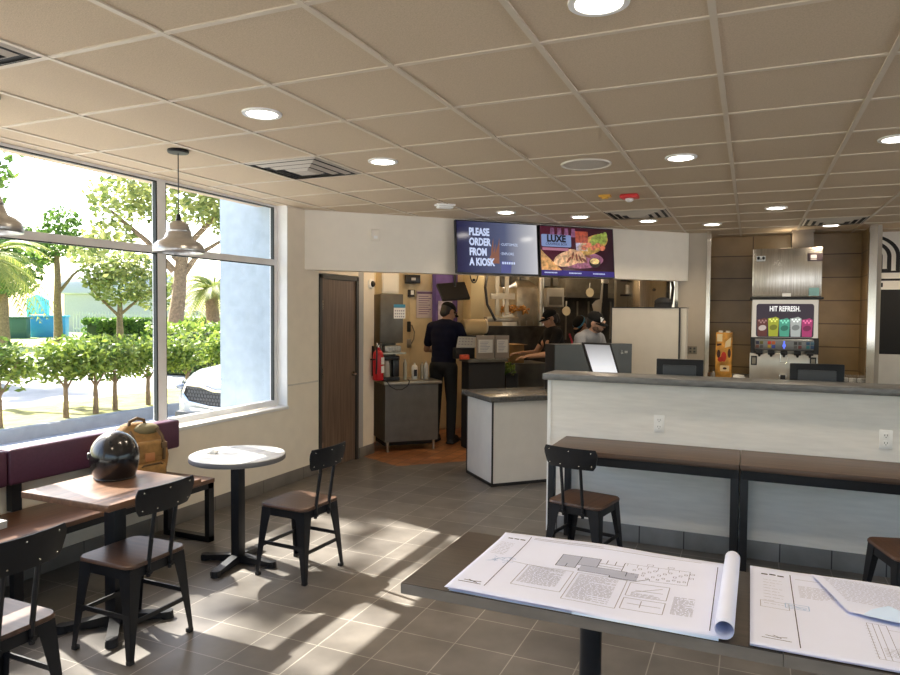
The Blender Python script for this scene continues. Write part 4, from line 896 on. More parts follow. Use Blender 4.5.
# printed sauce display box
x0, x1, z0, z1 = yb(716, 332.5, 731.5, 377.5, 8.9)
bx_ = thing('printed_display_box', 'tall colourful printed carton on the drinks counter', 'carton', ((x0+x1)/2, 8.9, .9005)); hb = (x1-x0)/2; zt = z1-.9005
mb = MB(); mb.box(-hb, hb, 0, .16, 0, zt, .003); cb_ = mb.obj('carton', mat('carton_amber', (.62, .30, .05), .5, var=.6, vscale=9), bx_)
mb = MB(); rnd = random.Random(11)
for k, (c, polys) in enumerate((
    ((.05), [[(-hb*.85, zt*.80), (-hb*.2, zt*.80), (-hb*.2, zt*.97), (-hb*.85, zt*.97)], [(hb*.1, zt*.66), (hb*.8, zt*.70), (hb*.85, zt*.9), (hb*.2, zt*.8)]]),
    ((.05), [ell(-hb*.62, zt*.52, .02, .05), ell(hb*.66, zt*.54, .018, .055)]),
    ((.05), [ell(0, zt*.46, .03, .06), ell(-hb*.4, zt*.40, .03, .03)]),
    ((.05), [rrect(hb*1.1, zt*.13, .008, 3, hb*.15, zt*.20)]))):
    mb.mi(k)
    for pgy in polys: mb.xz(pgy, -.0012-.0002*k, -.0006)
mb.mi(1); mb.xz(ell(hb*.15, zt*.20, .022, .014), -.0026, -.002); mb.xz([(-hb*.85, zt*.70), (-hb*.3, zt*.72), (-hb*.3, zt*.76), (-hb*.85, zt*.75)], -.0016, -.0006)
mb.obj('print', [mat('print_cream', (.82, .68, .42), .5), mat('print_dark', (.06, .02, .015), .5), mat('print_red', (.55, .04, .02), .5), mat('print_label', (.80, .62, .35), .5)], cb_)
mb = MB()
for k in (-.5, .5): mb.lathe([(.026, zt), (.026, zt+.02), (.02, zt+.022)], 16, (k*hb*.9, .05, 0)); 
mb.obj('bottle_caps', mat('cap_white', (.8, .75, .65), .4), bx_)
def bottle(px, label, c, h_=.075, r_=.018, Y=8.86):
    p = atY(px, 375, Y); o = thing('small_bottle', label, 'bottle', (p.x, Y, .9005), 0, 'small bottles on the drinks counter')
    m_ = MB(); m_.lathe([(r_*.9, 0), (r_, .004), (r_, h_*.6), (r_*.45, h_*.8), (r_*.45, h_*.92)], 16); m_.obj('body', c, o); m_ = MB(); m_.cyl((0, 0, h_*.9), (0, 0, h_*1.05), r_*.55, n=12); m_.obj('cap', M_blackp, o)
bottle(709, 'small brown bottle against the metal corner trim', mat('bottle_brown', (.12, .06, .03), .2)); bottle(713.5, 'small pale bottle beside the printed carton', mat('bottle_grey', (.35, .33, .3), .2), .085)
p = atY(739, 374, 8.9); mb = MB(); mb.box(-.07, .07, -.05, .05, 0, .012, .004); mb.sph((-.02, 0, .02), (.05, .04, .024), 12, 8); mb.box(-.04, .06, -.035, .03, .018, .034, .006); ob = mb.obj('napkin_pile', M_whitep); ob.location = (p.x, 8.9, .9005); tag(ob, 'low white napkin pile between the carton and the dispenser', 'napkins')
p = atY(853, 376, 8.9); lb = thing('lid_tray', 'clear plastic tray of lids at the end of the drinks counter', 'tray', (p.x, 8.92, .9005), R(-6))
mb = MB(); mb.box(-.13, .13, -.09, .09, 0, .006); mb.box(-.13, -.125, -.09, .09, 0, .07); mb.box(.125, .13, -.09, .09, 0, .05); mb.box(-.13, .13, -.09, -.085, 0, .05); mb.box(-.13, .13, .085, .09, 0, .08); mb.obj('tray', M_acryl, lb)
mb = MB()
for k in range(3): mb.cyl((-.08+.08*k, 0, .008), (-.08+.08*k, 0, .05), .036, n=20)
mb.obj('lids', mat('frosted_lids', (.62, .62, .6), .35), lb)
# order kiosks seen from behind
def kiosk(x0, y0, x1, label):
    a = atY(x0, y0, 5.5); b_ = atY(x1, y0, 5.5); w = (b_.x-a.x)/2; o = thing('order_kiosk', label, 'kiosk', ((a.x+b_.x)/2, 5.5, .9005), 0, 'order kiosks behind the half wall'); t = a.z-.9005
    m_ = MB(); m_.box(-w, w, 0, .03, t-.36, t, .006); m_.obj('screen_housing', mat('kiosk_black', (.006, .007, .01), .35, spec=.3), o)
    m_ = MB(); m_.box(-w*.70, w*.70, -.012, 0, t-.30, t-.045, .004); m_.obj('back_cover', mat('kiosk_grey', (.03, .036, .045), .4), o)
    m_ = MB(); m_.cyl((0, .02, 0.015), (0, .02, t-.2), .025, n=16); m_.box(-.11, .11, -.08, .12, 0, .016, .005); m_.obj('stand', M_blackm, o)
kiosk(656.5, 358.5, 703.5, 'black order kiosk back beside the end pillar')
kiosk(790, 363, 845, 'black order kiosk back in front of the drink dispenser')

# mural of arches on the far wall, black opening below
ma = thing('arch_mural', 'black line arch pattern painted on the white far wall', 'mural', (1.30, YB+.02, 0))
mb = MB(); cz = 2.36
for k, r_ in enumerate((.37, .28, .19, .10)):
    ro, ri = r_, r_-.045; cxx = -.07; n = 20
    o_ = [(cxx+ro*math.cos(PI/2*(1-i/n)), cz+ro*.75*math.sin(PI/2*(1-i/n))) for i in range(n+1)] + [(cxx+ro, 2.27-ro*.25)]
    i_ = [(cxx+ri*math.cos(PI/2*(1-i/n)), cz+ri*.75*math.sin(PI/2*(1-i/n))) for i in range(n+1)] + [(cxx+ri, 2.27-ri*.25+.009)]
    vs = []
    for (a, b_) in zip(o_, i_): vs += [(a[0], -.002, a[1]), (b_[0], -.002, b_[1])]
    mb.add(vs, [(2*i, 2*i+1, 2*i+3, 2*i+2) for i in range(len(o_)-1)])
    mb.box(.0, cxx+ro, -.0022, -.0015, 2.27-ro*.25-.008, 2.27-ro*.25+.016)
for k in range(4): mb.box(.36+.09*k, .395+.09*k, -.0022, -.0015, 2.02, 2.60)
mb.box(.02, .6, -.0022, -.0015, 2.075, 2.10); mb.box(.02, .05, -.0022, -.0015, 2.0, 2.075); mb.box(.10, .13, -.0022, -.0015, 2.0, 2.05)
mb.obj('painted_lines', M_dark, ma)

# ------------------------------------------------------------------ kitchen
def krect(x0, y0, x1, y1, t):
    sa, za = atT(x0, y0, t); sb, zb = atT(x1, y1, t); return sa, sb, zb, za
M_kst = mat('kitchen_steel', (.50, .45, .36), .32, .9, var=.2, vscale=8)
M_kgrey = mat('kitchen_grey_steel', (.155, .14, .115), .4, .6, var=.2, vscale=6)
# steel prep cabinet on legs
pc = dthing('prep_cabinet', 'low stainless prep cabinet on short legs by the kitchen entrance', 'cabinet', 1.09, .92)
mb = MB(); mb.box(0, .66, 0, .55, .12, .80); mb.obj('body', mat('cabinet_side_steel', (.17, .165, .155), .40, .5, var=.12), pc)
mb = MB(); mb.box(-.02, .70, -.02, .58, .80, .835, .004); mb.obj('counter_top', M_kst, pc)
for x in (.04, .62):
    for y in (.04, .5):
        mb = MB(); mb.cyl((x, y, 0), (x, y, .121), .018, n=12); mb.obj('leg', M_kst, pc)
mb = MB(); mb.box(.02, .64, .1, .5, .06, .11); mb.obj('lower_pan', M_dark, pc)
ic = dthing('holding_unit', 'tall grey steel holding unit standing on the prep cabinet', 'kitchen unit', 0, 0)
sa, sb, zb, za = krect(380.5, 294, 403, 343, 1.08); ic.location = DP(sa, 1.08, .8355); wk = sb-sa; hb_ = za-.8355; zl = zb-.8355
mb = MB(); mb.box(0, wk, 0, .36, zl, hb_, .006); mb.obj('upper_body', M_kgrey, ic)
mb = MB(); mb.box(0, .02, 0, .36, 0, zl); mb.box(wk-.02, wk, .30, .36, 0, zl); mb.box(0, wk, .34, .36, 0, zl); mb.obj('frame', M_kgrey, ic)
mb = MB(); mb.box(-.02, wk+.02, -.06, .34, zl-.13, zl-.11); mb.obj('shelf', M_kst, ic)
mb = MB(); mb.box(.05, wk-.03, -.03, .2, zl-.109, zl-.03, .01); mb.obj('cup_dispenser', mat('foil_grey', (.5, .49, .45), .4, .4, var=.4, vscale=30), ic)
ca = dthing('wall_calendar', 'white calendar sheet with a blue heading on the grey holding unit', 'calendar', sa+wk*.80, 1.079, 1.0); s_, z_ = atT(399.5, 311.5, 1.079); ca.location = DP(s_, 1.079, z_)
mb = MB(); mb.box(-.072, .072, -.003, 0, -.085, .085); mb.obj('sheet', M_whitep, ca); mb = MB(); mb.box(-.072, .072, -.004, -.003, .045, .085); mb.obj('heading', mat('heading_blue', (.06, .30, .48), .5), ca)
mb = MB()
for r_ in range(3):
    for c_ in range(5): mb.box(-.06+.026*c_, -.045+.026*c_, -.0036, -.003, -.07+.035*r_, -.052+.035*r_)
mb.obj('date_grid', M_inkl, ca)
sa, sb, zb, za = krect(382, 273, 399, 294, 1.1); mb = MB(); mb.box(0, sb-sa, 0, .3, 0, 2.2-zb, .006); mb.mi(1); mb.box(.02, sb-sa-.02, -.004, 0, .03, .3); ob = mb.obj('white_bin', [mat('bin_cream', (.72, .68, .58), .5), mat('bin_front', (.78, .74, .64), .5)]); ob.location = DP(sa, 1.1, zb+.002); ob.rotation_euler = (0, 0, R(45)); tag(ob, 'cream storage bin on top of the holding unit', 'bin')
def kbox(name, label, cat, x0, y0, x1, y1, t, depth, m, bev=.006, group=None):
    sa, sb, zb, za = krect(x0, y0, x1, y1, t); o = dthing(name, label, cat, (sa+sb)/2, t, zb, 0, group)
    m_ = MB(); m_.box(-(sb-sa)/2, (sb-sa)/2, 0, depth, 0, za-zb, bev); m_.obj('body', m, o); return o, (sb-sa)/2, za-zb
# things on the prep cabinet
def on_cab(px, t): s, z = atT(px, 378, t); return s, .8355
s_, z_ = on_cab(389, 1.0); o = dthing('coffee_brewer', 'black brewer with a pale jug under the holding unit', 'brewer', s_+.02, .985, z_)
mb = MB(); mb.box(-.11, .11, .0, .09, 0, .05, .01); mb.box(.03, .11, .02, .09, .05, .27, .01); mb.box(-.10, .11, .0, .09, .25, .30, .01); mb.obj('body', M_blackp, o)
mb = MB(); mb.lathe([(.035, .05), (.04, .06), (.038, .2), (.03, .235), (.034, .24)], 18, (-.045, .04, 0)); mb.obj('jug', mat('jug_pale', (.52, .5, .45), .3), o)
mb = MB(); mb.tube([(-.08, -.005, .02), (-.075, -.10, .005), (-.04, -.115, -.05), (.03, -.115, -.09), (.10, -.115, -.09), (.17, -.115, -.05), (.20, -.10, .005), (.2, -.03, .02)], .006); mb.obj('hose', M_blackp, o)
for px, lab, hb_, rb_, c_ in ((414.5, 'white squeeze bottle with a dark label on the prep cabinet', .20, .038, M_whitep), (405, 'clear rack tube standing beside the white squeeze bottle', .25, .025, mat('tube_pale', (.55, .52, .42), .25)), (426, 'tall white paper sleeve at the end of the prep cabinet', .22, .028, mat('sleeve_white', (.7, .69, .68), .5)), (422, 'tall steel tumbler stack near the cabinet end', .21, .022, M_kst)):
    s_, z_ = on_cab(px, 1.15); o = dthing('bottle', lab, 'bottle', s_, 1.15, z_); m_ = MB(); m_.lathe([(rb_*.95, 0), (rb_, .005), (rb_, hb_*.75), (rb_*.7, hb_*.85), (rb_*.3, hb_*.9), (rb_*.3, hb_)], 20); m_.obj('body', c_, o); m_ = MB(); m_.box(-rb_*.5, rb_*.5, -rb_-.003, -rb_+.004, hb_*.2, hb_*.6); m_.obj('label_panel', M_inkd if px == 414.5 else c_, o)
# wall pieces in the back left of the kitchen
tb = 2.298
o, w_, h_ = kbox('wall_speaker', 'small black speaker box high on the kitchen wall', 'speaker', 406.5, 274.5, 420.5, 283.5, tb-.2, .19, M_blackp); mb = MB(); mb.box(-.03, .03, -.004, 0, h_*.35, h_*.65); mb.obj('badge', M_kst, o)
o, w_, h_ = kbox('wall_switch_box', 'black switch box on the cream kitchen wall', 'switch', 408, 289.5, 415, 297, tb-.06, .055, M_blackp); mb = MB(); mb.box(-w_*.2, w_*.6, -.01, 0, h_*.3, h_*.9); mb.obj('rocker', M_whitep, o)
o, w_, h_ = kbox('wall_notice', 'pale notice poster with rows of text on the kitchen wall', 'poster', 416.5, 290.5, 433.5, 318, tb-.012, .008, mat('notice_paper', (.62, .54, .56), .6), 0)
mb = MB(); mb.box(-w_*.9, w_*.9, -.002, 0, h_*.88, h_*.96)
for k in range(9): mb.box(-w_*.75, w_*(.3+.5*((k*7) % 5)/5), -.002, 0, h_*(.14+.08*k), h_*(.165+.08*k))
mb.obj('text_rows', mat('notice_text', (.16, .09, .2), .6), o)
o, w_, h_ = kbox('purple_panel', 'purple panel with framed posters on the kitchen wall', 'panel', 434, 273.5, 455, 345, tb-.05, .04, mat('violet_panel', (.16, .09, .32), .45, var=.4, vscale=5), 0)
for k in (-1, 1):
    m_ = MB(); m_.box(k*w_-.025, k*w_+.025, -.02, 0, 0, h_); m_.obj('frame_post', mat('violet_frame', (.10, .05, .22), .4), o)
m_ = MB(); m_.box(-w_*.6, w_*.7, -.008, 0, h_*.05, h_*.62); m_.obj('poster', mat('poster_lilac', (.62, .56, .66), .5, var=.3, vscale=14), o)
o, w_, h_ = kbox('wall_column', 'cream painted column behind the kitchen counter', 'column', 471, 268, 483.5, 342, 2.0, .295, mat('column_cream', (.66, .54, .30), .5))
# hanging black monitor
sa, za = atT(437, 283.5, 1.15)
o = dthing('ceiling_monitor', 'black monitor hanging tilted from the kitchen ceiling', 'monitor', 0, 0); P_ = [atD(436.8, 283.6, 8.3), atD(464.5, 281.8, 8.5), atD(470.2, 297.8, 8.3), atD(443, 299.4, 8.1)]
c_ = sum(P_, Vector())/4; o.location = c_; o.rotation_euler = (0, 0, 0); q_ = [p-c_ for p in P_]
quad_panel('screen', q_, .03, M_dark, o)
mb = MB(); mb.cyl((0, .03, .05), (0, .06, ZC-c_.z-.001), .016, n=10); mb.obj('pole', M_blackm, o)
# dark service counter with the menu holders
sa, sb, zb, za = krect(456, 360, 508, 388, .75)
sa += .16
kc = dthing('service_counter', 'dark kitchen service counter in front of the staff', 'counter', sa, .75)
mb = MB(); mb.box(.02, sb-sa-.03, .03, .26, 0, za-.035); mb.obj('body', M_dark, kc)
mb = MB(); mb.box(0, sb-sa, 0, .30, za-.035, za, .004); mb.obj('counter_top', mat('service_top', (.09, .085, .07), .3, var=.3), kc)
ZK = za
def holder(x0, y0, x1, y1, t, label):
    sa, zt = atT(x0, y0, t); sb, zb = atT(x1, y1, t); o = dthing('menu_holder', label, 'menu holder', (sa+sb)/2, t, ZK+.0005, 0, 'framed menu sheets on the service counter'); w = (sb-sa)/2; hh = zt-ZK
    m_ = MB(); m_.box(-w, w, 0, .012, .0, hh, .003); m_.mi(1); m_.box(-w, w, -.05, .06, 0, .01, .002); m_.obj('frame', [mat('holder_taupe', (.33, .28, .24), .4), M_acryl], o)
    m_ = MB(); m_.box(-w*.78, w*.78, -.002, 0, hh*.26, hh*.82); s_ = m_.obj('menu_sheet', mat('menu_white', (.78, .75, .70), .5), o)
    m_ = MB()
    for k in range(7): m_.box(-w*.6, w*(.1+.5*((k*5) % 4)/4), -.003, -.002, hh*(.32+.065*k), hh*(.34+.065*k))
    m_.obj('menu_text', M_inkl, s_)
holder(476.5, 335.5, 494.5, 360, .84, 'framed menu sheet standing beside the slanted terminal'); holder(495.5, 335.5, 509, 360, .86, 'framed menu sheet standing beside the cardboard box')
o = dthing('slanted_terminal', 'slanted white order terminal on a black base', 'terminal', 0, 0); s_, z_ = atT(466, 358, .93); o.location = DP(s_, .93, ZK+.0005)
P_ = [atT(458.5, 336.5, .99), atT(476.0, 337, .99), atT(475.5, 347.5, .90), atT(456.5, 347.5, .90)]
q_ = [Vector((P_[k][0]-s_, (.06 if k < 2 else -.03), P_[k][1]-ZK)) for k in range(4)]
quad_panel('screen', q_, .012, mat('terminal_white', (.45, .46, .46), .35), o)
mb = MB(); wq = q_[2].x; mb.box(q_[3].x, wq, -.01, .10, 0, q_[2].z-.004, .006); mb.obj('base', M_dark, o)
mb = MB()
n_ = (q_[1]-q_[0]).cross(q_[3]-q_[0]).normalized(); n_ = -n_ if n_.y > 0 else n_
for r_ in range(3):
    for c_ in range(5):
        p = q_[0]+(q_[1]-q_[0])*(.12+.17*c_)+(q_[3]-q_[0])*(.2+.25*r_)+n_*.002; mb.sph(p, (.014, .006, .008), 6, 4)
mb.obj('keys', M_inkl, o)
o, w_, h_ = kbox('red_packet', 'small red and orange packet on the service counter', 'packet', 462.5, 358.3, 471.5, 363, .72, .05, mat('packet_red', (.6, .08, .03), .5, var=.5, vscale=30)); o.location = DP(atT(467, 360, .84)[0]-.05, .78, ZK+.0005)
# paper roll and disc beside the monitor
sa, sb, zb, za = krect(462.5, 319, 484, 335, 1.28); o = dthing('paper_drum', 'tan ribbed paper drum with a white end disc', 'drum', (sa+sb)/2, 1.28, zb); w_ = (sb-sa)/2; r_ = (za-zb)/2
mb = MB(); mb.tube([(-w_*(1-.14*k), 0, r_) for k in range(15)], r_, 24, [r_*(1 if k % 2 else .96) for k in range(15)]); mb.obj('drum', mat('drum_tan', (.62, .46, .24), .6), o)
mb = MB(); mb.cyl((w_, -.0, r_*1.1), (w_+.02, 0, r_*1.1), r_*.95, n=24); mb.obj('end_disc', mat('disc_cream', (.72, .62, .45), .5), o)
mb = MB(); mb.box(-w_*.9, w_*.9, -.06, .1, -.03, -.002); mb.cyl((0, .03, -.03), (0, .03, -zb), .03, n=12); mb.box(-.14, .14, -.12, .14, -zb, -zb+.03); mb.obj('stand', M_blackm, o)
o, w_, h_ = kbox('cardboard_box', 'open brown cardboard box behind the menu sheets', 'box', 510, 343.5, 524, 362, 1.35, .3, mat('cardboard', (.40, .24, .09), .7, var=.15), .002)
o.location.z = ZK-.10; 
mb = MB(); mb.box(-w_, w_, -.10, 0, h_*.98, h_); mb.obj('flap', MATS['cardboard'], o)
mb = MB(); mb.box(-w_-.05, w_+.35, -.1, .5, -ZK+.1, -.002); ob = mb.obj('box_table', M_kgrey); ob.location = o.location; ob.rotation_euler = o.rotation_euler; tag(ob, 'dark worktable under the cardboard box', 'table')
# greens in a bin beside the counter
sa, sb, zb, za = krect(508, 366, 519.5, 389, .9); o = dthing('produce_bin', 'clear bin of green leaves beside the service counter', 'bin', (sa+sb)/2, .95, 0); w_ = (sb-sa)/2
mb = MB(); mb.box(-w_, w_, 0, .3, 0.0, za-.1); mb.obj('bin', M_dark, o)
mb = MB(); rnd = random.Random(5)
for k in range(140):
    c = Vector((rnd.uniform(-w_, w_), rnd.uniform(0, .3), za-.12+rnd.uniform(-.01, .14))); n1 = Vector((rnd.uniform(-1, 1), rnd.uniform(-1, 1), rnd.uniform(-.3, 1))).normalized(); n2 = n1.orthogonal().normalized()
    mb.add([c-n1*.04, c+n2*.02, c+n1*.04, c-n2*.02], [(0, 1, 2, 3)])
mb.obj('leaves', leaf_mat('kitchen_greens', (.05, .12, .015), (.22, .30, .05)), o, flat=True)['kind'] = 'stuff'
# steel equipment in the kitchen depth
t_ = 2.3
o, w_, h_ = kbox('fry_station_sign', 'blank metal signboard on two posts above the fry station', 'signboard', 491, 293, 515, 299.5, t_, .02, mat('sign_cream', (.62, .58, .48), .5, .2), .002)
PL_ = o.location.z-atT(500, 317, t_-.1)[1]-.03
for x in (-w_*.45, w_*.35):
    m_ = MB(); m_.box(x-.03, x+.03, .005, .03, -PL_, h_+.3); m_.obj('post', MATS['sign_cream'], o)
o, w_, h_ = kbox('heat_lamp_tray', 'steel tray under the heat lamp of the fry station', 'tray', 487, 317, 519, 322, t_-.1, .5, M_kst)
mb = MB(); mb.tube([(-w_*.8, .1, .75), (-w_*1.02, .06, .5), (-w_*.95, .02, .25), (-w_*.5, -.02, .02)], .02); mb.obj('cable', M_blackp, o)
o.location.z += 0
mb = MB(); sa, sb, zb, za = krect(488, 322, 560, 420, t_); mb.box(0, sb-sa, 0, .24, 0, za-.06); ob = mb.obj('fry_station', mat('station_dark', (.045, .038, .03), .4, .5, var=.6, vscale=6)); ob.location = DP(sa, t_, 0); ob.rotation_euler = (0, 0, R(45)); tag(ob, 'dark steel fry station below the heat lamp tray', 'kitchen unit')
s_, z_ = atT(510, 310, t_+.3); mb = MB(); rnd = random.Random(8)
for k in range(60):
    c = Vector((rnd.uniform(-.22, .22), rnd.uniform(-.06, .06), rnd.uniform(0, .12)*(1))); d_ = Vector((rnd.uniform(-1, 1), rnd.uniform(-.5, .5), rnd.uniform(-.6, .6))).normalized()*.035
    mb.cyl(c-d_, c+d_, .012, n=5)
ob = mb.obj('fried_food', mat('fried_gold', (.55, .26, .05), .5, var=.5, vscale=40), kind='stuff'); ob.location = DP(s_, t_+.16, z_-.06); ob.rotation_euler = (0, 0, R(45)); tag(ob, 'heap of golden fried food under the heat lamp', 'fried food', kind='stuff')
o, w_, h_ = kbox('steel_warmer_cabinet', 'large steel warming cabinet with a sloped hood', 'kitchen unit', 517, 287, 539, 330, t_+.25, .5, M_kst)
mb = MB(); mb.add([(-w_, 0, h_), (w_, 0, h_), (w_, .5, h_), (-w_, .5, h_), (-w_*.6, .2, h_+.12), (w_*.6, .2, h_+.12), (w_*.6, .5, h_+.12), (-w_*.6, .5, h_+.12)], [(0, 1, 5, 4), (1, 2, 6, 5), (3, 0, 4, 7), (4, 5, 6, 7)]); mb.obj('sloped_hood', M_kst, o)
mb = MB()
for k in range(4): mb.tube([(-w_*.8+.12*k, -.02, -.35), (-w_*.8+.12*k, -.02, .15)], .008, 6)
mb.obj('rails', M_kst, o)
mb = MB(); mb.cyl((w_*1.12, .0, -.2), (w_*1.12, .0, h_+.25), .05, n=16); mb.obj('pipe', M_kst, o)
o, w_, h_ = kbox('ribbed_steel_box', 'ribbed steel ventilation box beside the warming cabinet', 'kitchen unit', 547, 288, 564, 307, t_+.1, .4, mat('rib_steel', (.45, .42, .36), .4, .7))
mb = MB()
for k in range(12): mb.box(-w_+.04+k*(2*w_-.08)/12, -w_+.06+k*(2*w_-.08)/12, -.006, 0, .03, h_*.55)
mb.obj('ribs', M_kgrey, o)
for k, (x0, x1) in enumerate(((501, 509), (511, 519), (521, 529), (545, 551), (553, 559))):
    o, w_, h_ = kbox('steel_canister', ('steel canister hanging first beside the cable', 'steel canister second from the cable', 'steel canister third from the cable', 'steel canister over the ribbed box, nearer the warming cabinet', 'steel canister over the ribbed box, nearer the hood')[k], 'canister', x0, 270, x1, 287, t_+.5, .1, M_kgrey, .03, 'steel canisters above the fry station')
    m_ = MB(); m_.cyl((0, .05, h_), (0, .05, h_+.25), .012, n=8); m_.obj('rod', M_kst, o)
# black cook line and hood
o, w_, h_ = kbox('exhaust_hood', 'wide grey steel exhaust hood over the cook line', 'hood', 566, 266, 640, 297, 3.0, .9, mat('hood_steel', (.20, .18, .14), .4, .6, var=.2))
mb = MB(); mb.box(-w_, w_, -.03, 0, -.03, .05); mb.obj('drip_edge', M_kgrey, o)
o, w_, h_ = kbox('cook_line', 'black cook line wall unit under the exhaust hood', 'kitchen unit', 560, 297, 640, 372, 3.2, .6, mat('cookline_black', (.018, .015, .012), .5, .2, var=.6, vscale=12))
mb = MB()
for k in range(5): mb.box(-w_+.1+.22*k, -w_+.13+.22*k, -.01, 0, h_*.45, h_*.95)
mb.obj('panel_seams', M_kgrey, o)
for px, py, lab in ((590, 292.5, 'round pale pan hung under the exhaust hood'), (566.5, 311, 'round pale lid resting by the cook line')):
    s_, z_ = atT(px, py, 2.9); o = dthing('hanging_pan', lab, 'pan', s_, 2.9, z_); m_ = MB(); m_.cyl((0, 0, 0), (0, .04, 0), .075, .06, 24); m_.obj('pan', mat('pan_pale', (.75, .66, .46), .4), o); m_ = MB(); m_.tube([(0, .02, .06), (.01, .02, .16)], .008); m_.obj('handle', M_kst, o)
# white sheets clipped on a post
s_, z_ = atT(601, 306, 2.2); o = dthing('order_slips', 'white order slips clipped beside a black post', 'paper', s_, 2.2, z_)
mb = MB(); mb.xz([(-.16, .02), (-.10, .08), (-.04, .10), (.02, .10), (.0, -.18), (-.10, -.20)], 0, .004); mb.xz([(-.02, .10), (.03, .45), (.045, .45), (.02, .05)], 0, .004); mb.obj('slips', mat('slip_white', (.6, .57, .5), .6), o)
mb = MB(); mb.box(.03, .13, .01, .06, -z_, .35); mb.obj('post', M_dark, o); mb = MB(); mb.box(.02, .14, -.01, .05, .35, .56, .02); mb.obj('clip', mat('clip_pale', (.6, .57, .5), .5), o)
# shelf unit and big steel appliance seen over the white partition
o, w_, h_ = kbox('wire_shelf_unit', 'pale shelf unit with steel pans seen over the white partition', 'shelf', 617, 268, 640, 312, 1.6, .06, mat('shelf_pale', (.22, .19, .14), .5, .3), .002)
mb = MB(); mb.box(-w_*.7, w_*.9, -.01, 0, h_*.36, h_*.40); mb.box(-w_*.7, w_*.9, -.008, 0, h_*.70, h_*.74); mb.mi(1); mb.box(-w_*.3, w_*.1, -.02, 0, h_*.42, h_*.62); mb.obj('shelves', [M_dark, M_kst], o)
o, w_, h_ = kbox('steel_freezer', 'reflective steel freezer seen over the white partition', 'freezer', 640, 266, 670, 318, 1.3, .6, M_steel, .01)
mb = MB(); mb.tube([(w_*.95, -.02, h_*.85), (w_*1.04, -.04, h_*.6), (w_*.98, -.03, h_*.3), (w_*.8, -.02, h_*.1)], .022); mb.obj('hose', M_blackp, o)
mb = MB(); mb.cyl((-.02, -.012, h_*.55), (-.02, 0, h_*.55), .02, n=16); mb.obj('lock', M_kgrey, o)
s_, z_ = atT(663, 306, .8); mb = MB(); mb.sph((0, 0, 0), (.10, .09, .06)); mb.cyl((0, 0, -.02), (0, 0, -.06), .1, n=20); ob = mb.obj('black_bowl', M_dark); p = atY(663, 308, 8.47); ob.location = (p.x, 8.47, 1.737+.06); tag(ob, 'upturned black bowl on top of the white partition', 'bowl')
# cable coil on the cream column
o = dthing('wall_cable', 'thin dark cable looped on the cream wall beside the monitor', 'cable', 0, 0); s_, z_ = atT(474, 280, 1.98); o.location = DP(s_, 1.98, z_)
mb = MB(); mb.tube([(.10*math.cos(a)*.6, 0, .10+.14*math.sin(a)) for a in [PI+i*PI/10 for i in range(11)]], .008, 6); mb.obj('loop', M_dark, o)
mb = MB(); mb.cyl((0, 0, 0), (0, .015, 0), .02, n=12); mb.obj('clip', M_dark, o)
# small hand-set with cord on the kitchen wall
o, w_, h_ = kbox('wall_phone', 'black wall phone with hanging cord on the cream kitchen wall', 'phone', 406.5, 321.5, 411, 332, 2.24, .058, M_dark, .01)
mb = MB(); mb.tube([(w_*1.5, .02, .1), (w_*2.6, .01, .0), (w_*2.2, .0, -.1), (w_*1.2, 0, -.16)], .008, 6); mb.obj('cord', M_kgrey, o); mb = MB(); mb.box(-w_*1.2, w_*1.2, 0, .1, -.22, -.10, .004); mb.obj('bracket', M_kst, o)

# ------------------------------------------------------------------ people
def caps(mb, p0, p1, r0, r1, n=14):
    p0 = Vector(p0); p1 = Vector(p1); mb.cyl(p0, p1, r0, r1, n); mb.sph(p0, r0, n, 8); mb.sph(p1, r1, n, 8)
def remesh(mb, name, m, parent, vox=.008, smooth=3):
    me = bpy.data.meshes.new('tmp'); me.from_pydata(mb.v, [], mb.f); t = bpy.data.objects.new('tmp', me); col.objects.link(t)
    r = t.modifiers.new('r', 'REMESH'); r.mode = 'VOXEL'; r.voxel_size = vox
    s = t.modifiers.new('s', 'SMOOTH'); s.factor = .5; s.iterations = smooth
    bpy.context.view_layer.update(); dg = bpy.context.evaluated_depsgraph_get()
    nm = bpy.data.meshes.new_from_object(t.evaluated_get(dg)); bpy.data.objects.remove(t); bpy.data.meshes.remove(me)
    nm.name = name; nm.materials.clear(); nm.materials.append(m); nm.polygons.foreach_set('use_smooth', [True]*len(nm.polygons)); nm.update()
    o = bpy.data.objects.new(name, nm); col.objects.link(o); o.parent = parent; return o
M_skin = mat('skin_warm', (.50, .28, .18), .5, var=.06); M_skin2 = mat('skin_tan', (.40, .21, .12), .5, var=.06)
M_hair = mat('black_hair', (.014, .011, .010), .55, var=.3, vscale=60)
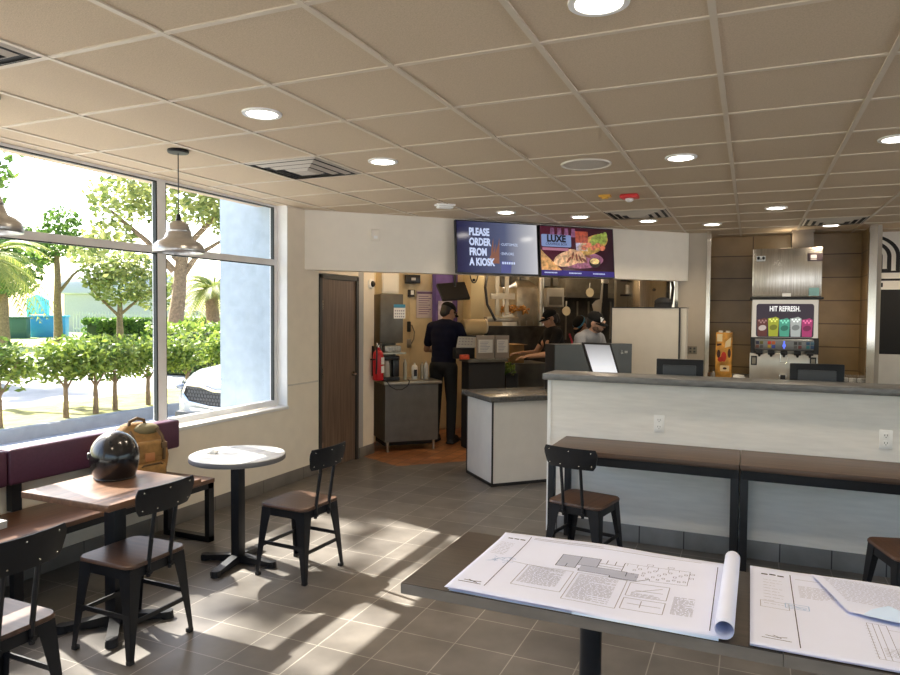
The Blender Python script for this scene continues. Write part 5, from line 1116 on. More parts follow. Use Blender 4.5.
def person(label, loc, heading, H, lean, hpitch, hyaw, wrists, shirt, pants, skin, sleeve=.5, long_hair=False, female=False, cap_mark=False, beard=False, cap_band=None):
    o = thing('person', label, 'person', loc, heading); k = H/1.72; sh = .155 if female else .172
    Rl = Matrix.Rotation(-lean, 4, 'X'); PV = Vector((0, 0, .95))
    up = lambda v: PV+(Rl @ (Vector(v)-PV))
    S = lambda v: Vector(v)*k
    J = {n: S(up(v)) for n, v in dict(belly=(0, .01, 1.08), chest=(0, .005, 1.28), neck=(0, -.01, 1.45), neck2=(0, .01, 1.52)).items()}
    hc = up((0, .012, 1.60)); nb = up((0, 0, 1.50))
    Rh = Rl @ Matrix.Rotation(hyaw, 4, 'Z') @ Matrix.Rotation(-hpitch, 4, 'X')
    hd = lambda v: S(nb + (Rh @ (Vector(v)-Vector((0, 0, 1.50)))))
    b = MB(); legs = MB(); shoes = MB()
    # legs
    for sx in (-1, 1):
        hip = S((sx*.09, 0, .92)); kn = S((sx*.10, .025, .49)); an = S((sx*.105, -.01, .09))
        caps(b, hip, kn, .078*k, .052*k); caps(b, kn, an, .05*k, .034*k); caps(legs, hip, kn, .092*k, .066*k); caps(legs, kn, S((sx*.105, -.01, .07)), .066*k, .055*k)
        caps(b, an, S((sx*.115, .10, .045)), .034*k, .028*k)
        m_ = MB(); caps(m_, S((sx*.105, -.02, .055)), S((sx*.12, .13, .045)), .052, .043); m_.box(sx*.105*k-.045, sx*.12*k+.045, -.08, .17, 0, .03, .01); shoes.v += [] ; remesh(m_, 'shoe', M_dark, o, .012, 2)
    b.sph(S((0, 0, .95)), (.15*k, .105*k, .11*k)); legs.sph(S((0, 0, .95)), (.165*k, .12*k, .11*k))
    # torso as stacked ellipsoids leaning together
    st = MB()
    for z, rx, ry in ((1.0, .145, .10), (1.08, .140, .10), (1.16, .145, .105), (1.24, .155, .112), (1.32, .160, .112), (1.39, .150, .10)):
        f = .92 if female else 1.0
        for tgt, ex in ((b, 0), (st, .017)):
            tgt.at(Matrix.Translation(S(up((0, 0, z)))) @ Rl); tgt.sph((0, 0, 0), ((rx*f+ex)*k, (ry+ex)*k, .125*k), 18, 12); tgt.at(Matrix.Identity(4))
    if female:
        for sx in (-1, 1):
            for tgt in (b, st): tgt.sph(S(up((sx*.07, .085, 1.29))), .062*k)
    for sx in (-1, 1):
        s0 = S(up((sx*sh, 0, 1.405))); caps(b, S(up((sx*.05, 0, 1.44))), s0, .055*k, .055*k); caps(st, S(up((sx*.05, 0, 1.43))), s0, .068*k, .068*k)
        W_ = S(wrists[0 if sx < 0 else 1]); ua, fa = .30*k, .255*k
        d = W_-s0; L = min(d.length, (ua+fa)*.985); dn = d.normalized(); W_ = s0+dn*L
        a = (ua*ua-fa*fa+L*L)/(2*L); hgt = math.sqrt(max(0, ua*ua-a*a)); hint = Vector((sx*.5, -.5, -.8)); hint = (hint-dn*hint.dot(dn)).normalized(); E = s0+dn*a+hint*hgt
        caps(b, s0, E, .050*k, .040*k); caps(b, E, W_, .040*k, .026*k)
        caps(st, s0, s0.lerp(E, sleeve+.15), .066*k, .058*k)
        # hand
        fd = (W_-E).normalized(); side = fd.cross(Vector((0, 0, 1))); side = side.normalized() if side.length > .05 else Vector((1, 0, 0)); nrm = side.cross(fd).normalized(); side = side*sx
        pc_ = W_+fd*.05
        for q in range(5): b.sph(W_+fd*.055+side*(-.028+.014*q), (.016, .016, .016), 10, 6); b.sph(W_+fd*.085+side*(-.028+.014*q), (.013, .013, .013), 10, 6); b.sph(W_+fd*.025+side*(-.018+.009*q), (.019, .019, .019), 10, 6)
        for q, (fl, cu_) in enumerate(((.052, .5), (.068, .45), (.074, .4), (.066, .35))):
            r0 = W_+fd*.09+side*(.030-.020*q); m1 = r0+(fd*math.cos(.25)-nrm*math.sin(.25))*fl*.5; m2 = m1+(fd*math.cos(cu_+.3)-nrm*math.sin(cu_+.3))*fl*.5
            caps(b, r0, m1, .0095, .009, 8); caps(b, m1, m2, .009, .0078, 8)
        t0 = W_+fd*.035+side*.030; t1 = t0+(fd*.6+side*.8-nrm*.2).normalized()*.036; t2 = t1+(fd*.95+side*.2-nrm*.25).normalized()*.030
        caps(b, t0, t1, .0125, .011, 8); caps(b, t1, t2, .011, .009, 8)
    # neck and head
    caps(b, S(up((0, -.01, 1.43))), hd((0, .01, 1.54)), .054*k, .05*k)
    hk = k if not female else k*.96
    def hs(c, r):
        b.at(Matrix.Translation(hd(c)) @ Rh); b.sph((0, 0, 0), tuple(v*hk for v in r), 20, 14); b.at(Matrix.Identity(4))
    hs((0, -.005, 1.625), (.076, .094, .094)); hs((0, .02, 1.575), (.066, .075, .078)); hs((0, .045, 1.535), (.044, .046, .034)); hs((0, .055, 1.565), (.05, .042, .04))
    caps(b, hd((0, .093, 1.622)), hd((0, .112, 1.585)), .010, .0135, 10); hs((.012, .102, 1.581), (.010, .010, .008)); hs((-.012, .102, 1.581), (.010, .010, .008))
    hs((0, .093, 1.638), (.05, .012, .010)); hs((0, .092, 1.553), (.024, .013, .007)); hs((0, .090, 1.543), (.021, .013, .007))
    for sx in (-1, 1): hs((sx*.078, -.005, 1.60), (.011, .020, .032))
    body = remesh(b, 'body', skin, o, .0075, 3)
    remesh(st, 'shirt', shirt, o, .012, 9); remesh(legs, 'trousers', pants, o, .014, 4)
    HT = lambda c: Matrix.Translation(hd(c)) @ Rh
    for sx in (-1, 1):
        m_ = MB().at(HT((sx*.031, .083, 1.612))); m_.sph((0, 0, 0), (.0135, .011, .010), 12, 8); e_ = m_.obj('eye', mat('eye_white', (.7, .66, .6), .3), o)
        m_ = MB().at(HT((sx*.031, .0915, 1.611))); m_.sph((0, 0, 0), (.0062, .004, .0062), 10, 6); m_.obj('iris', M_dark, e_)
        m_ = MB().at(HT((sx*.033, .094, 1.634))); m_.sph((0, 0, 0), (.021, .008, .005), 10, 6); m_.obj('eyebrow', M_hair, o)
    m_ = MB().at(HT((0, .1025, 1.548))); m_.sph((0, 0, 0), (.021, .005, .0035), 10, 6); m_.obj('mouth', mat('lips', (.30, .11, .08), .5), o)
    # hair under the cap
    m_ = MB()
    def hh(c, r): m_.at(Matrix.Translation(hd(c)) @ Rh); m_.sph((0, 0, 0), tuple(v*hk for v in r), 18, 12); m_.at(Matrix.Identity(4))
    hh((0, -.022, 1.628), (.081, .088, .096)); hh((0, -.05, 1.575), (.066, .05, .062))
    if long_hair: hh((0, -.085, 1.60), (.045, .05, .055)); hh((0, -.10, 1.56), (.032, .035, .06))
    remesh(m_, 'hair', M_hair, o, .009, 3)
    if beard:
        m_ = MB()
        def bb(c, r): m_.at(Matrix.Translation(hd(c)) @ Rh); m_.sph((0, 0, 0), r, 16, 10); m_.at(Matrix.Identity(4))
        bb((0, .048, 1.533), (.047, .050, .035)); bb((.05, .03, 1.555), (.02, .04, .038)); bb((-.05, .03, 1.555), (.02, .04, .038))
        remesh(m_, 'beard', mat('stubble', (.13, .075, .05), .8), o, .008, 2)
    # cap
    m_ = MB().at(HT((0, -.012, 1.645)) @ Matrix.Rotation(R(-6), 4, 'X'))
    prof = [(.0885*hk, -.012)]+[(.089*hk*math.cos(a), .078*hk*math.sin(a)) for a in [i*PI/2/10 for i in range(10)]]+[(.001, .078*hk)]
    m_.lathe(prof, 28, cap=False, sy=1.13)
    m_.sph((0, 0, .08*hk), (.009, .009, .005), 10, 6)
    c_ = m_.obj('cap', mat('cap_black', (.006, .006, .006), .9, spec=.2), o, ang=60)
    m_ = MB().at(HT((0, -.012, 1.645)) @ Matrix.Rotation(R(-6), 4, 'X')); vs = []
    for j in range(5):
        for i in range(13):
            a = R(25+130*i/12); rx = .088*hk; ex = .072*j/4*math.sin((a-R(25))/R(130)*PI)**.6
            vs.append((rx*math.cos(a), (rx*1.13)*math.sin(a)+ex, -.008-.012*(j/4)-.018*math.cos(a)**2))
    m_.add(vs, [(j*13+i, j*13+i+1, j*13+i+14, j*13+i+13) for j in range(4) for i in range(12)])
    br = m_.obj('brim', MATS['cap_black'], c_, ang=80); br.modifiers.new('t', 'SOLIDIFY').thickness = .004
    if cap_band:
        m_ = MB().at(HT((0, -.012, 1.645)) @ Matrix.Rotation(R(-6), 4, 'X')); m_.lathe([(.0905*hk, -.010), (.0905*hk, .018)], 28, cap=False, sy=1.13); m_.obj('cap_band', cap_band, c_)
    if cap_mark:
        m_ = MB().at(HT((0, -.012, 1.645)) @ Matrix.Rotation(R(-6), 4, 'X') @ Matrix.Rotation(R(-34), 4, 'Z') @ Matrix.Translation((0, .097*hk, .028)) @ Matrix.Rotation(R(14), 4, 'X'))
        m_.xz([(-.024, .022), (-.008, .022), (.0, -.002), (.006, .022), (.016, .022), (.004, -.024), (-.006, -.024)], -.002, .006); m_.xz([(.008, .030), (.022, .026), (.018, .012), (.012, .016)], -.002, .006)
        m_.obj('cap_emblem', M_whitep, c_)
    return o
def heading_of(v): return math.atan2(v.y, v.x)-PI/2
def flat_dir(a, b_):
    v = RT*a+FW*b_; v.z = 0; return v.normalized()
hd_ = flat_dir(.66, -.75); p = atD(604, 332, 7.7); p.z = 0
person('person in a grey t-shirt and black cap with white emblem, bending over the order counter', p-hd_*.43, heading_of(hd_), 1.76, R(30), R(-10), R(20), ((-.20, .52, .98), (.18, .55, .98)), mat('shirt_grey', (.22, .22, .235), .8, var=.1, vscale=120), mat('trousers_dark', (.03, .03, .035), .8), M_skin, .45, cap_mark=True, beard=True)
hd_ = flat_dir(-.95, -.25); p = atD(549, 320, 8.7); p.z = 0
pw = person('person in a black t-shirt and cap facing the fry station, reaching forward', p-hd_*.12, heading_of(hd_), 1.72, R(8), R(12), 0., ((-.16, .46, 1.12), (.17, .44, 1.14)), mat('shirt_black', (.010, .009, .009), .9, spec=.2), MATS['trousers_dark'], M_skin2, .35, True, True)
mb = MB(); mb.tube([(-.165, -.09, 1.40), (-.15, -.13, 1.30), (-.13, -.14, 1.1)], .012, 6); mb.obj('apron_strap', mat('strap_red', (.5, .04, .06), .6), pw)
hd_ = flat_dir(-.75, -.55); p = atD(578, 325, 9.5); p.z = 0
person('person in black with a blue-banded cap, bent low behind the other cook', p-hd_*.50, heading_of(hd_), 1.80, R(40), R(12), 0., ((-.15, .60, .98), (.15, .58, .97)), MATS['shirt_black'], MATS['trousers_dark'], M_skin2, .40, True, True, cap_band=mat('band_blue', (.04, .22, .38), .5))
hd_ = flat_dir(.35, .95); p = atD(446, 310, 8.75); p.z = 0
person('person in a navy t-shirt and black cap seen from behind at the kitchen counter', p-hd_*.08, heading_of(hd_), 1.80, R(6), R(22), R(-35), ((-.20, .36, 1.10), (.20, .38, 1.12)), mat('shirt_navy', (.006, .007, .022), .9, var=.2, vscale=10, spec=.2), mat('trousers_black', (.012, .012, .014), .8), M_skin2, .55)

# ------------------------------------------------------------------ outside
M_conc = mat('pale_concrete', (.42, .43, .45), .8, var=.1, vscale=4, bump=.05, bscale=80)
M_road = mat('sunlit_asphalt', (.40, .39, .38), .85, var=.12, vscale=2)
M_grass = mat('lawn', (.26, .33, .10), .9, var=.35, vscale=3)
M_mulch = mat('mulch_and_grass', (.17, .17, .04), .9, var=.75, vscale=5, bump=.3, bscale=30)
mb = MB(); mb.box(-8.47, XL-.30, -12, 40, -.3, -.02); mb.obj('sidewalk', M_conc, kind='structure')
mb = MB(); mb.box(-8.63, -8.47, -12, 60, -.3, .145, .012); mb.obj('kerb', mat('kerb_concrete', (.27, .29, .31), .8, var=.12, vscale=5), kind='structure')
mb = MB(); mb.box(-10.6, -8.63, -12, 60, -.3, .10); mb.obj('ground_planting_strip', M_mulch, kind='structure')
mb = MB(); mb.box(-24, -10.6, -30, 110, -.3, .02); mb.obj('road', M_road, kind='structure')
mb = MB(); mb.box(-160, -24, -90, 190, -.3, .05); mb.obj('lawn', M_grass, kind='structure')
mb = MB(); mb.box(XR+.2, 120, -90, 190, -.3, -.02); mb.box(XL-.3, XR+.2, -90, YF-.2, -.3, -.02); mb.obj('ground', M_conc, kind='structure')
mb = MB(); mb.box(-4.84, -4.205, 5.3385, 5.62, -.3, 4.2); mb.obj('wall_outside', mat('pale_blue_stucco', (.43, .51, .58), .85, var=.08, vscale=9, bump=.2, bscale=120), kind='structure')
L1 = leaf_mat('hedge_leaves', (.05, .12, .015), (.34, .42, .07)); L2 = leaf_mat('oak_leaves', (.10, .16, .04), (.44, .46, .15)); L3 = leaf_mat('palm_leaves', (.12, .19, .03), (.36, .38, .08)); L4 = leaf_mat('dense_leaves', (.035, .10, .015), (.20, .32, .06))
M_bark = mat('brown_bark', (.22, .15, .09), .9, var=.35, vscale=14, bump=.3, bscale=40)
def leaves(mb, blobs, n, size, rnd):
    tot = sum(b_[1][0]*b_[1][2] for b_ in blobs)
    for c, r in blobs:
        for _ in range(int(n*r[0]*r[2]/tot)):
            while 1:
                v = Vector((rnd.uniform(-1, 1), rnd.uniform(-1, 1), rnd.uniform(-1, 1)))
                if .25 < v.length < 1: break
            p = Vector(c)+Vector((v.x*r[0], v.y*r[1], v.z*r[2])); a = Vector((rnd.gauss(0, 1), rnd.gauss(0, 1), rnd.gauss(0, .7))).normalized(); b_ = a.orthogonal().normalized(); b_ = Matrix.Rotation(rnd.uniform(0, 6.3), 3, a) @ b_; s_ = size*rnd.uniform(.6, 1.3)
            mb.add([p-a*s_, p+b_*s_*.45, p+a*s_, p-b_*s_*.45], [(0, 1, 2, 3)])
def tree(name, label, loc, h, tr, blobs, n, size, lm, branches=(), group=None, seed=1, lean=(0, 0)):
    o = thing(name, label, 'tree', loc, 0, group); rnd = random.Random(seed)
    m_ = MB(); N = 7; m_.tube([(lean[0]*(i/N)**1.5+.02*h*math.sin(i*1.7+seed)*.3, lean[1]*(i/N)**1.5, h*i/N) for i in range(N+1)], tr, 10, [tr*(1.25-.55*i/N) for i in range(N+1)]); tk = m_.obj('trunk', M_bark, o)
    for b_ in branches:
        m_ = MB(); m_.tube(b_, tr*.4, 7, [tr*(.55-.35*i/(len(b_)-1)) for i in range(len(b_))]); m_.obj('branch', M_bark, tk)
    m_ = MB(); leaves(m_, blobs, n, size, rnd); m_.obj('foliage', lm, o, flat=True); return o
names = ['second small clipped tree along the kerb, in line after the one at the picture edge', 'third small clipped tree along the kerb', 'fourth small clipped tree along the kerb', 'fifth small clipped tree along the kerb', 'last small clipped tree along the kerb before the window mullion', 'first small clipped tree along the kerb, cut by the picture edge', 'small clipped tree along the kerb hidden behind the window mullion', 'small clipped tree along the kerb beyond the mullion, beside the silver car']
labs = [names[5], names[0], names[1], names[2], names[3], names[4], names[6]]
ys = [(-9.0, 5.83), (-9.02, 6.80), (-8.98, 7.26), (-9.05, 7.66), (-9.05, 8.30), (-9.0, 9.1), (-9.0, 10.1)]
for i, (x, y) in enumerate(ys):
    rnd = random.Random(40+i); bl = [((rnd.uniform(-.15, .15), rnd.uniform(-.2, .2), .78+rnd.uniform(-.08, .12)), (.30, .34, .26)) for _ in range(4)]+[((0, 0, 1.0), (.36, .42, .20)), ((-.1, .25, .80), (.25, .25, .25)), ((-.1, -.25, .75), (.25, .25, .25))]
    tree('clipped_tree', labs[i], (x, y, .10), .62, .033, bl, 1500, .05, L1, [[(0, 0, .4), (.05, .1, .6), (.08, .2, .85)], [(0, 0, .42), (-.05, -.1, .6), (-.06, -.2, .8)]], 'small clipped trees along the kerb', 40+i)
def hedge(label, x0, x1, y0, y1, z0, z1, n, size, lm, seed):
    o = thing('hedge', label, 'hedge', ((x0+x1)/2, (y0+y1)/2, z0), 0, 'hedges across the road'); rnd = random.Random(seed); m_ = MB(); lx, ly, lz = (x1-x0)/2, (y1-y0)/2, z1-z0
    c_ = MB(); c_.box(-lx*.8, lx*.8, -ly*.97, ly*.97, 0, lz*.86, .15); c_.obj('branches', mat('hedge_core', (.03, .05, .012), .9), o)
    for _ in range(n):
        f = rnd.random(); 
        if f < .45: p = Vector((lx*rnd.choice((-1, 1))*rnd.uniform(.8, 1.05), rnd.uniform(-ly, ly), rnd.uniform(0, lz)))
        else: p = Vector((rnd.uniform(-lx, lx), rnd.uniform(-ly, ly), lz*rnd.uniform(.84, 1.05)))
        a = Vector((rnd.gauss(0, 1), rnd.gauss(0, 1), rnd.gauss(0, 1))).normalized(); b_ = a.orthogonal().normalized(); s_ = size*rnd.uniform(.6, 1.3); m_.add([p-a*s_, p+b_*s_*.5, p+a*s_, p-b_*s_*.5], [(0, 1, 2, 3)])
    m_.obj('foliage', lm, o, flat=True)
hedge('dense green hedge across the road behind the silver car', -14.2, -12.4, 12.8, 24, .02, 1.28, 5200, .09, L1, 3)
hedge('long low hedge far off before the white fence', -30, -28.9, 23.5, 33, .05, 1.15, 4200, .16, L4, 4)
# big trees: positions from their bearing and distance
def ground_at(px, dep): p = atD(px, 330, dep); return (p.x, p.y, .03)
x, y, z = ground_at(174, 24)
tree('oak_tree', 'big spreading oak with a leaning trunk in the pane behind the bell lamp', (x, y, z), 4.4, .24, [((.3, .3, 5.9), (2.2, 2.2, 1.3)), ((-1.2, -1.0, 5.4), (1.3, 1.3, .9)), ((1.6, 1.4, 5.6), (1.8, 1.8, 1.4)), ((-1.5, -1.3, 4.2), (.9, .9, .5)), ((.8, .6, 7.0), (2.0, 2.0, .9)), ((-2.0, -1.8, 3.5), (.7, .7, .4))], 4300, .15, L2, [[(0, 0, 3.0), (-.6, -.6, 4.0), (-1.5, -1.3, 5.0)], [(0, 0, 3.4), (.8, .7, 4.6), (1.6, 1.4, 5.8)], [(0, 0, 2.4), (.5, .6, 3.6), (1.2, 1.2, 4.2)]], seed=2, lean=(.3, .3))
x, y, z = ground_at(120, 33)
tree('bushy_tree', 'pale green bushy tree before the white fence', (x, y, z), 2.2, .14, [((0, 0, 2.9), (1.5, 1.5, 1.1)), ((1.2, 1.1, 2.6), (1.4, 1.4, 1.0)), ((-.6, -.6, 3.3), (1.0, 1.0, .8)), ((.3, .3, 3.8), (1.1, 1.1, .8))], 2300, .16, L2, [[(0, 0, 1.4), (.6, .6, 2.2), (1.2, 1.1, 2.8)], [(0, 0, 1.3), (-.6, -.6, 2.2), (-1.1, -1.0, 3.0)]], seed=5)
x, y, z = ground_at(58, 34)
tree('dark_tree', 'dark trunked tree before the white gabled house', (x, y, z), 4.6, .17, [((0, 0, 5.0), (1.5, 1.5, .8)), ((-1.2, -.9, 4.9), (1.1, 1.1, .8)), ((1.0, .8, 4.8), (1.1, 1.1, .6)), ((.2, .2, 6.0), (.9, .9, .7)), ((-.5, -.4, 4.2), (.6, .6, .5))], 2000, .15, L4, [[(0, 0, 2.4), (.5, .5, 3.4), (1.2, 1.2, 4.2)]], seed=6)
x, y, z = ground_at(4, 30)
tree('far_shade_tree', 'dense dark green tree behind the palm at the picture edge', (x, y, z), 3.0, .2, [((0, 0, 3.4), (1.6, 1.6, 1.3)), ((-.6, -.6, 4.6), (1.2, 1.2, 1.0))], 1800, .2, L4, seed=7)
x, y, z = ground_at(-75, 13)
rv = lambda a, h_: (RT.x*a, RT.y*a, h_)
tree('overhanging_tree', 'tree past the picture edge with sparse branches hanging into the top window corner', (x, y, z), 4.6, .12, [(rv(1.6, 4.75), (.6, .6, .22)), (rv(2.4, 4.72), (.7, .7, .16)), (rv(1.4, 4.2), (.35, .35, .35)), (rv(1.3, 3.7), (.22, .22, .3))], 420, .09, L4, [[(0, 0, 4.2), rv(.9, 4.6), rv(2.0, 4.75), rv(3.0, 4.7)]], seed=8)
tree('tall_shade_tree', 'tall leafy tree outside the bench windows that dapples the floor with shade', (-17.5, 7.4, .03), 10.5, .3, [((0, -1.5, 14.6), (3.0, 3.6, 1.4)), ((-.4, 1.8, 13.5), (2.4, 2.2, 1.6)), ((.5, -3.6, 13.2), (2.0, 2.0, 1.4)), ((0, 0, 16.4), (2.6, 3.4, 1.2))], 620, .26, L2, [[(0, 0, 8), (0, -1.2, 11), (0, -2.2, 13.6)], [(0, 0, 8.5), (0, 1.2, 11), (0, 2.0, 13)]], seed=9)
def palm(label, loc, h, tr, fr_len, nf, seed):
    o = thing('palm_tree', label, 'palm tree', loc, 0, 'palms outside the windows'); rnd = random.Random(seed); m_ = MB(); N = 14
    m_.tube([(.05*math.sin(i*.4), 0, h*i/N) for i in range(N+1)], tr, 12, [tr*(1.15-.2*i/N+.08*(i % 2)) for i in range(N+1)]); m_.obj('trunk', M_bark, o)
    m_ = MB()
    for k in range(nf):
        az = 2*PI*k/nf*1.0+rnd.uniform(-.2, .2); el = rnd.uniform(-.25, 1.15); L = fr_len*rnd.uniform(.85, 1.1); d = Vector((math.cos(az), math.sin(az), 0)); pts = []
        for i in range(13):
            f = i/12; r_ = L*f*math.cos(el*(1-.3*f)); z_ = L*f*math.sin(el)-.75*L*f**2.2*(.6+.4*math.cos(el)); pts.append(Vector((0.05, 0, h))+d*r_+Vector((0, 0, z_)))
        m_.tube(pts, .02*fr_len, 4, [.012*fr_len*(1.1-i/12) for i in range(13)])
        sd = Vector((-d.y, d.x, 0))
        for i in range(2, 13):
            for h2 in (0, .5):
                if i == 12 and h2: continue
                p = pts[i] if not h2 else (pts[i]+pts[min(12, i+1)])/2; tg = (pts[min(12, i+1)]-pts[i-1]).normalized(); ll = .30*fr_len*math.sin(PI*min(.95, (i/12)*.8+.15))
                for s_ in (-1, 1):
                    e = p+(sd*s_*.75+tg*.75+Vector((0, 0, -.30))).normalized()*ll; w = tg*.018*fr_len; m_.add([p-w, p+w, e], [(0, 1, 2)])
    m_.obj('fronds', L3, o, flat=True)
x, y, z = ground_at(213, 27); palm('palm with a stout trunk in the narrow pane by the pale blue wall', (x, y, z), 2.4, .24, 1.9, 44, 3)
x, y, z = ground_at(-16, 15); palm('large sunny palm whose fronds enter at the picture edge', (x, y, z), 2.75, .22, 1.5, 34, 4)
# white gabled house, fence, blue containers far across the lawn
hx, hy, _ = ground_at(66, 52); ho = thing('white_house', 'bright white gabled house far across the lawn', 'house', (hx, hy, .05), R(-40))
M_hw = mat('house_white', (.50, .49, .47), .7); mb = MB(); mb.box(-1.9, 1.9, 0, 8, 0, 3.1); mb.xz([(-1.9, 3.1), (1.9, 3.1), (0, 5.0)], 0, 8); mb.obj('walls', M_hw, ho)
mb = MB(); mb.add([(-2.15, -.2, 2.85), (0, -.2, 5.05), (0, 8.2, 5.05), (-2.15, 8.2, 2.85)], [(0, 1, 2, 3)]); mb.add([(2.15, -.2, 2.85), (0, -.2, 5.05), (0, 8.2, 5.05), (2.15, 8.2, 2.85)], [(0, 1, 2, 3)]); mb.obj('roof', mat('roof_grey', (.55, .55, .56), .7), ho).modifiers.new('t', 'SOLIDIFY').thickness = .12
mb = MB(); mb.box(-.5, .4, -.03, 0, .9, 2.1); mb.obj('window', mat('house_window', (.45, .5, .55), .2), ho)
hx, hy, _ = ground_at(125, 92); h2 = thing('long_white_building', 'long low white building behind the white fence', 'building', (hx, hy, .05), R(-42)); mb = MB(); mb.box(-9, 13, 0, 6, 0, 3.6); mb.obj('walls', mat('far_wall_white', (.75, .73, .70), .8), h2); mb = MB(); mb.box(-9.3, 13.3, -.4, 6.3, 3.6, 3.9); mb.obj('roof', MATS['roof_grey'], h2)
mb = MB()
for k in range(5): mb.box(-4.5+2.6*k, -3.4+2.6*k, -.03, 0, .8, 2.2)
mb.obj('windows', MATS['house_window'], h2)
a = Vector(ground_at(73, 47)); b_ = Vector(ground_at(235, 47)); fe = thing('white_fence', 'white picket fence far across the lawn', 'fence', a, math.atan2((b_-a).y, (b_-a).x)); L = (b_-a).length
mb = MB()
for k in range(int(L/.22)): mb.box(.22*k, .22*k+.06, 0, .03, .05, 1.55)
mb.obj('pickets', M_hw, fe); mb = MB(); mb.box(0, L, .03, .07, .3, .4); mb.box(0, L, .03, .07, 1.25, 1.35); mb.obj('rails', M_hw, fe)
def faced(px, dep): x, y, z = ground_at(px, dep); return (x, y, z), math.atan2(y, x)+PI/2-PI
(l_, a_) = faced(49, 40); o = thing('blue_container', 'bright blue container on the lawn before the white house', 'container', l_, YAW+R(20)); mb = MB(); mb.box(-.95, .85, 0, 1.2, .0, 1.2, .04); mb.obj('body', mat('container_blue', (.05, .30, .62), .5), o); mb = MB(); mb.box(-1.0, .9, -.05, 1.25, 1.2, 1.3); mb.obj('lid', mat('lid_blue', (.08, .42, .72), .5), o)
(l_, a_) = faced(37, 41); o = thing('turquoise_slide', 'turquoise play tower behind the blue container', 'play tower', l_, YAW+R(20)); mb = MB(); mb.box(-.55, .55, 0, .8, 1.35, 2.2, .05); mb.obj('cabin', mat('turquoise', (.20, .68, .72), .5), o); mb = MB()
for sx in (-.5, .5): mb.box(sx-.05, sx+.05, .1, .2, 0, 1.35); mb.box(sx-.05, sx+.05, .6, .7, 0, 1.35)
mb.obj('posts', MATS['turquoise'], o); mb = MB(); mb.xz([(-.6, 2.2), (.6, 2.2), (0, 2.55)], 0, .8); mb.obj('roof', MATS['turquoise'], o)
(l_, a_) = faced(14, 38); o = thing('dark_container', 'dark green container beside the blue one', 'container', l_, YAW+R(20)); mb = MB(); mb.box(-.6, .6, 0, 1, 0, 1.15, .04); mb.obj('body', mat('container_green', (.05, .12, .09), .6), o); mb = MB(); mb.box(-.65, .65, -.05, 1.05, 1.15, 1.22); mb.obj('lid', MATS['container_green'], o)
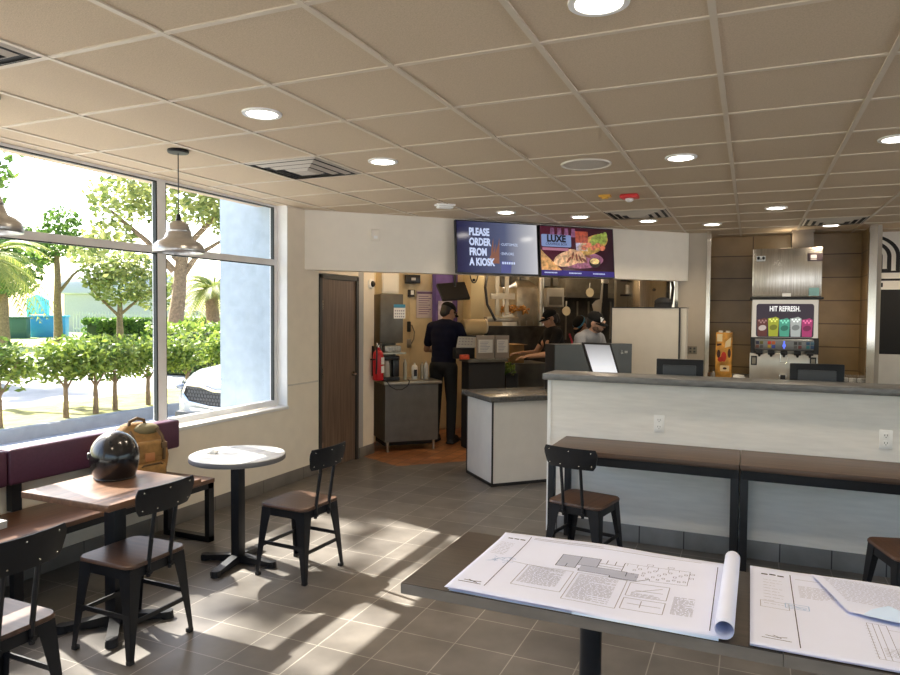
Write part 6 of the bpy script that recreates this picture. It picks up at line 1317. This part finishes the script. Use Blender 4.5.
# cars
M_paint = mat('silver_white_paint', (.40, .42, .45), .22, .25, coat=.6); M_cg = mat('dark_car_glass', (.03, .04, .05), .06); M_rub = mat('tyre_rubber', (.015, .015, .016), .8)
def car(label, loc, rz, detail=False, paint=None):
    o = thing('car', label, 'car', loc, rz, None); paint = paint or M_paint
    # local: front faces -Y, length 4.5, width 1.86
    st = [(-2.22, .62, .30, .74, .60), (-2.16, .80, .20, .84, .62), (-1.9, .90, .18, .95, .64), (-1.2, .925, .18, 1.03, .70), (-.7, .93, .18, 1.06, .74), (1.2, .93, .18, 1.10, .78), (2.0, .91, .20, 1.10, .76), (2.25, .84, .30, 1.02, .66)]
    vs = []; fs = []
    for y, hw, zl, zt, zm in st:
        vs += [(-hw*.92, y, zl), (-hw, y, zl+.15), (-hw, y, zm), (-hw*.94, y, zt-.05), (-hw*.80, y, zt), (hw*.80, y, zt), (hw*.94, y, zt-.05), (hw, y, zm), (hw, y, zl+.15), (hw*.92, y, zl)]
    n = 10
    for j in range(len(st)-1):
        for i in range(n): fs.append((j*n+i, j*n+(i+1) % n, (j+1)*n+(i+1) % n, (j+1)*n+i))
    fs += [tuple(range(n)), tuple(range((len(st)-1)*n, len(st)*n))[::-1]]
    m_ = MB(); m_.add(vs, fs); bd = m_.obj('body', paint, o, ang=50); 
    m_ = MB(); cs = [(-.95, .78, 1.04), (-.25, .66, 1.56), (.3, .64, 1.64), (1.3, .64, 1.62), (1.9, .66, 1.42), (2.15, .76, 1.06)]; vs = []
    base = [1.0]*6
    for y, hw, z in cs: vs += [(-.80, y, 1.02), (-hw, y, z), (hw, y, z), (.80, y, 1.02)]
    m_.add(vs, [(j*4+i, j*4+i+1, j*4+i+5, j*4+i+4) for j in range(5) for i in range(3)]+[(0, 1, 2, 3), (23, 22, 21, 20)]); m_.obj('cabin_glass', M_cg, o, ang=50)
    m_ = MB(); m_.box(-.62, .62, -.2, 1.75, 1.60, 1.655, .02)
    for sx in (-1, 1):
        m_.tube([(sx*.79, -.93, 1.05), (sx*.67, -.27, 1.56), (sx*.65, .3, 1.63), (sx*.65, 1.3, 1.61), (sx*.68, 1.9, 1.42), (sx*.79, 2.14, 1.06)], .035, 6); m_.tube([(sx*.81, .35, 1.04), (sx*.67, .35, 1.62)], .035, 6)
    m_.obj('roof_frame', paint, o)
    for y in (-1.38, 1.38):
        for sx in (-1, 1):
            m_ = MB(); m_.cyl((sx*.72, y, .33), (sx*.945, y, .33), .33, n=24); w_ = m_.obj('wheel', M_rub, o); m_ = MB(); m_.cyl((sx*.94, y, .33), (sx*.955, y, .33), .21, n=20); m_.obj('rim', M_kst, w_)
    if detail:
        yf = -2.235
        m_ = MB(); g = [(-.60, .70), (-.55, .80), (-.30, .79), (-.10, .745), (.10, .745), (.30, .79), (.55, .80), (.60, .70), (.50, .60), (.15, .56), (-.15, .56), (-.50, .60)]; m_.xz(g, yf-.03, yf+.04); gr = m_.obj('grille', M_dark, o)
        m_ = MB()
        for r_ in range(5):
            for c_ in range(-11, 12):
                x = c_*.048+(.024 if r_ % 2 else 0); z = .60+.042*r_
                if abs(x) < .53 and z < .77-.03*(abs(x) < .15): m_.xz([(x+.02*math.cos(i*PI/3), z+.02*math.sin(i*PI/3)) for i in range(6)], yf-.036, yf-.03)
        m_.obj('grille_mesh', mat('grille_grey', (.10, .10, .11), .35, .6), gr)
        m_ = MB(); m_.tube([(x, yf-.04, z) for x, z in g]+[(g[0][0], yf-.04, g[0][1])], .016, 6); m_.obj('grille_surround', M_chrome, gr)
        m_ = MB(); m_.at(Matrix.Translation((0, yf-.02, .86))); m_.tube([(.075*math.cos(i*PI/12), 0, .036*math.sin(i*PI/12)) for i in range(25)], .006, 6); em_ = m_.obj('emblem', M_chrome, o); text('KIA', .05, face_my(0, yf-.024, .842), M_chrome, em_, 'emblem_letters', sx=1.1, align='CENTER')
        for sx in (-1, 1):
            m_ = MB(); m_.add([(sx*.62, -2.245, .72), (sx*.82, -2.14, .76), (sx*.83, -2.07, .84), (sx*.80, -2.09, .85), (sx*.62, -2.235, .80)], [(0, 1, 2, 3, 4)]); m_.sph((sx*.72, -2.20, .765), (.075, .045, .04), 14, 8); m_.obj('headlight', mat('headlight_glass', (.25, .27, .3), .08, .4), o)
        m_ = MB(); m_.box(-.80, .80, -2.25, -2.05, .26, .48, .05); m_.obj('lower_bumper', M_blackp, o); m_ = MB(); m_.box(-.5, .5, -2.27, -2.2, .50, .535, .012); m_.obj('bumper_strip', M_chrome, o)
    return o
car('silver crossover car parked nose to the window beside the pale blue wall', (-5.38, 8.37, -.02), R(-4), True)
x, y, z = ground_at(193, 69); car('white car parked far off under the palm', (x, y, .03), R(70), False, mat('white_paint', (.85, .85, .85), .25, coat=.5))

# ------------------------------------------------------------------ light
w = bpy.data.worlds.new('sky'); sc.world = w; w.use_nodes = True; nt = w.node_tree; bg = nt.nodes['Background']; sk_ = nt.nodes.new('ShaderNodeTexSky'); sk_.sky_type = 'NISHITA'; sk_.sun_disc = False; sk_.sun_elevation = R(44); sk_.sun_rotation = R(-76); sk_.air_density = 1.0; sk_.dust_density = 2.5; sk_.ozone_density = 1.0
nt.links.new(sk_.outputs[0], bg.inputs[0]); bg.inputs[1].default_value = .6
sl = bpy.data.lights.new('sun', 'SUN'); sl.energy = 27; sl.angle = R(.55); sl.color = (1, .93, .82); so_ = bpy.data.objects.new('sun', sl); col.objects.link(so_); so_.rotation_euler = Vector((1.0, -.25, -1.0)).to_track_quat('-Z', 'Y').to_euler()
def lamp(loc, e, c=(1, .80, .55), size=.12):
    l = bpy.data.lights.new('kitchen_and_fill_lamp', 'POINT'); l.energy = e; l.color = c; l.shadow_soft_size = size; o = bpy.data.objects.new('kitchen_and_fill_lamp', l); col.objects.link(o); o.location = loc
for s_, t_, e in ((1.3, 1.6, 9), (2.9, 1.9, 9), (4.6, 2.2, 12), (3.6, 3.2, 8), (3.6, .9, 5), (1.25, .55, 7)): lamp(DP(s_, t_, 2.45), e)  # last one is an unseen fill, added to brighten the bin and prep cabinet
lamp((.4, 9.0, 2.55), 3)
sc.view_settings.view_transform = 'Standard'; sc.view_settings.look = 'None'; sc.view_settings.exposure = EXPO
sc.cycles.use_denoising = True; sc.cycles.max_bounces = 10; sc.cycles.diffuse_bounces = 6; sc.cycles.glossy_bounces = 4; sc.cycles.transparent_max_bounces = 12; sc.cycles.transmission_bounces = 6; sc.cycles.caustics_reflective = False; sc.cycles.caustics_refractive = False; sc.cycles.sample_clamp_indirect = 6
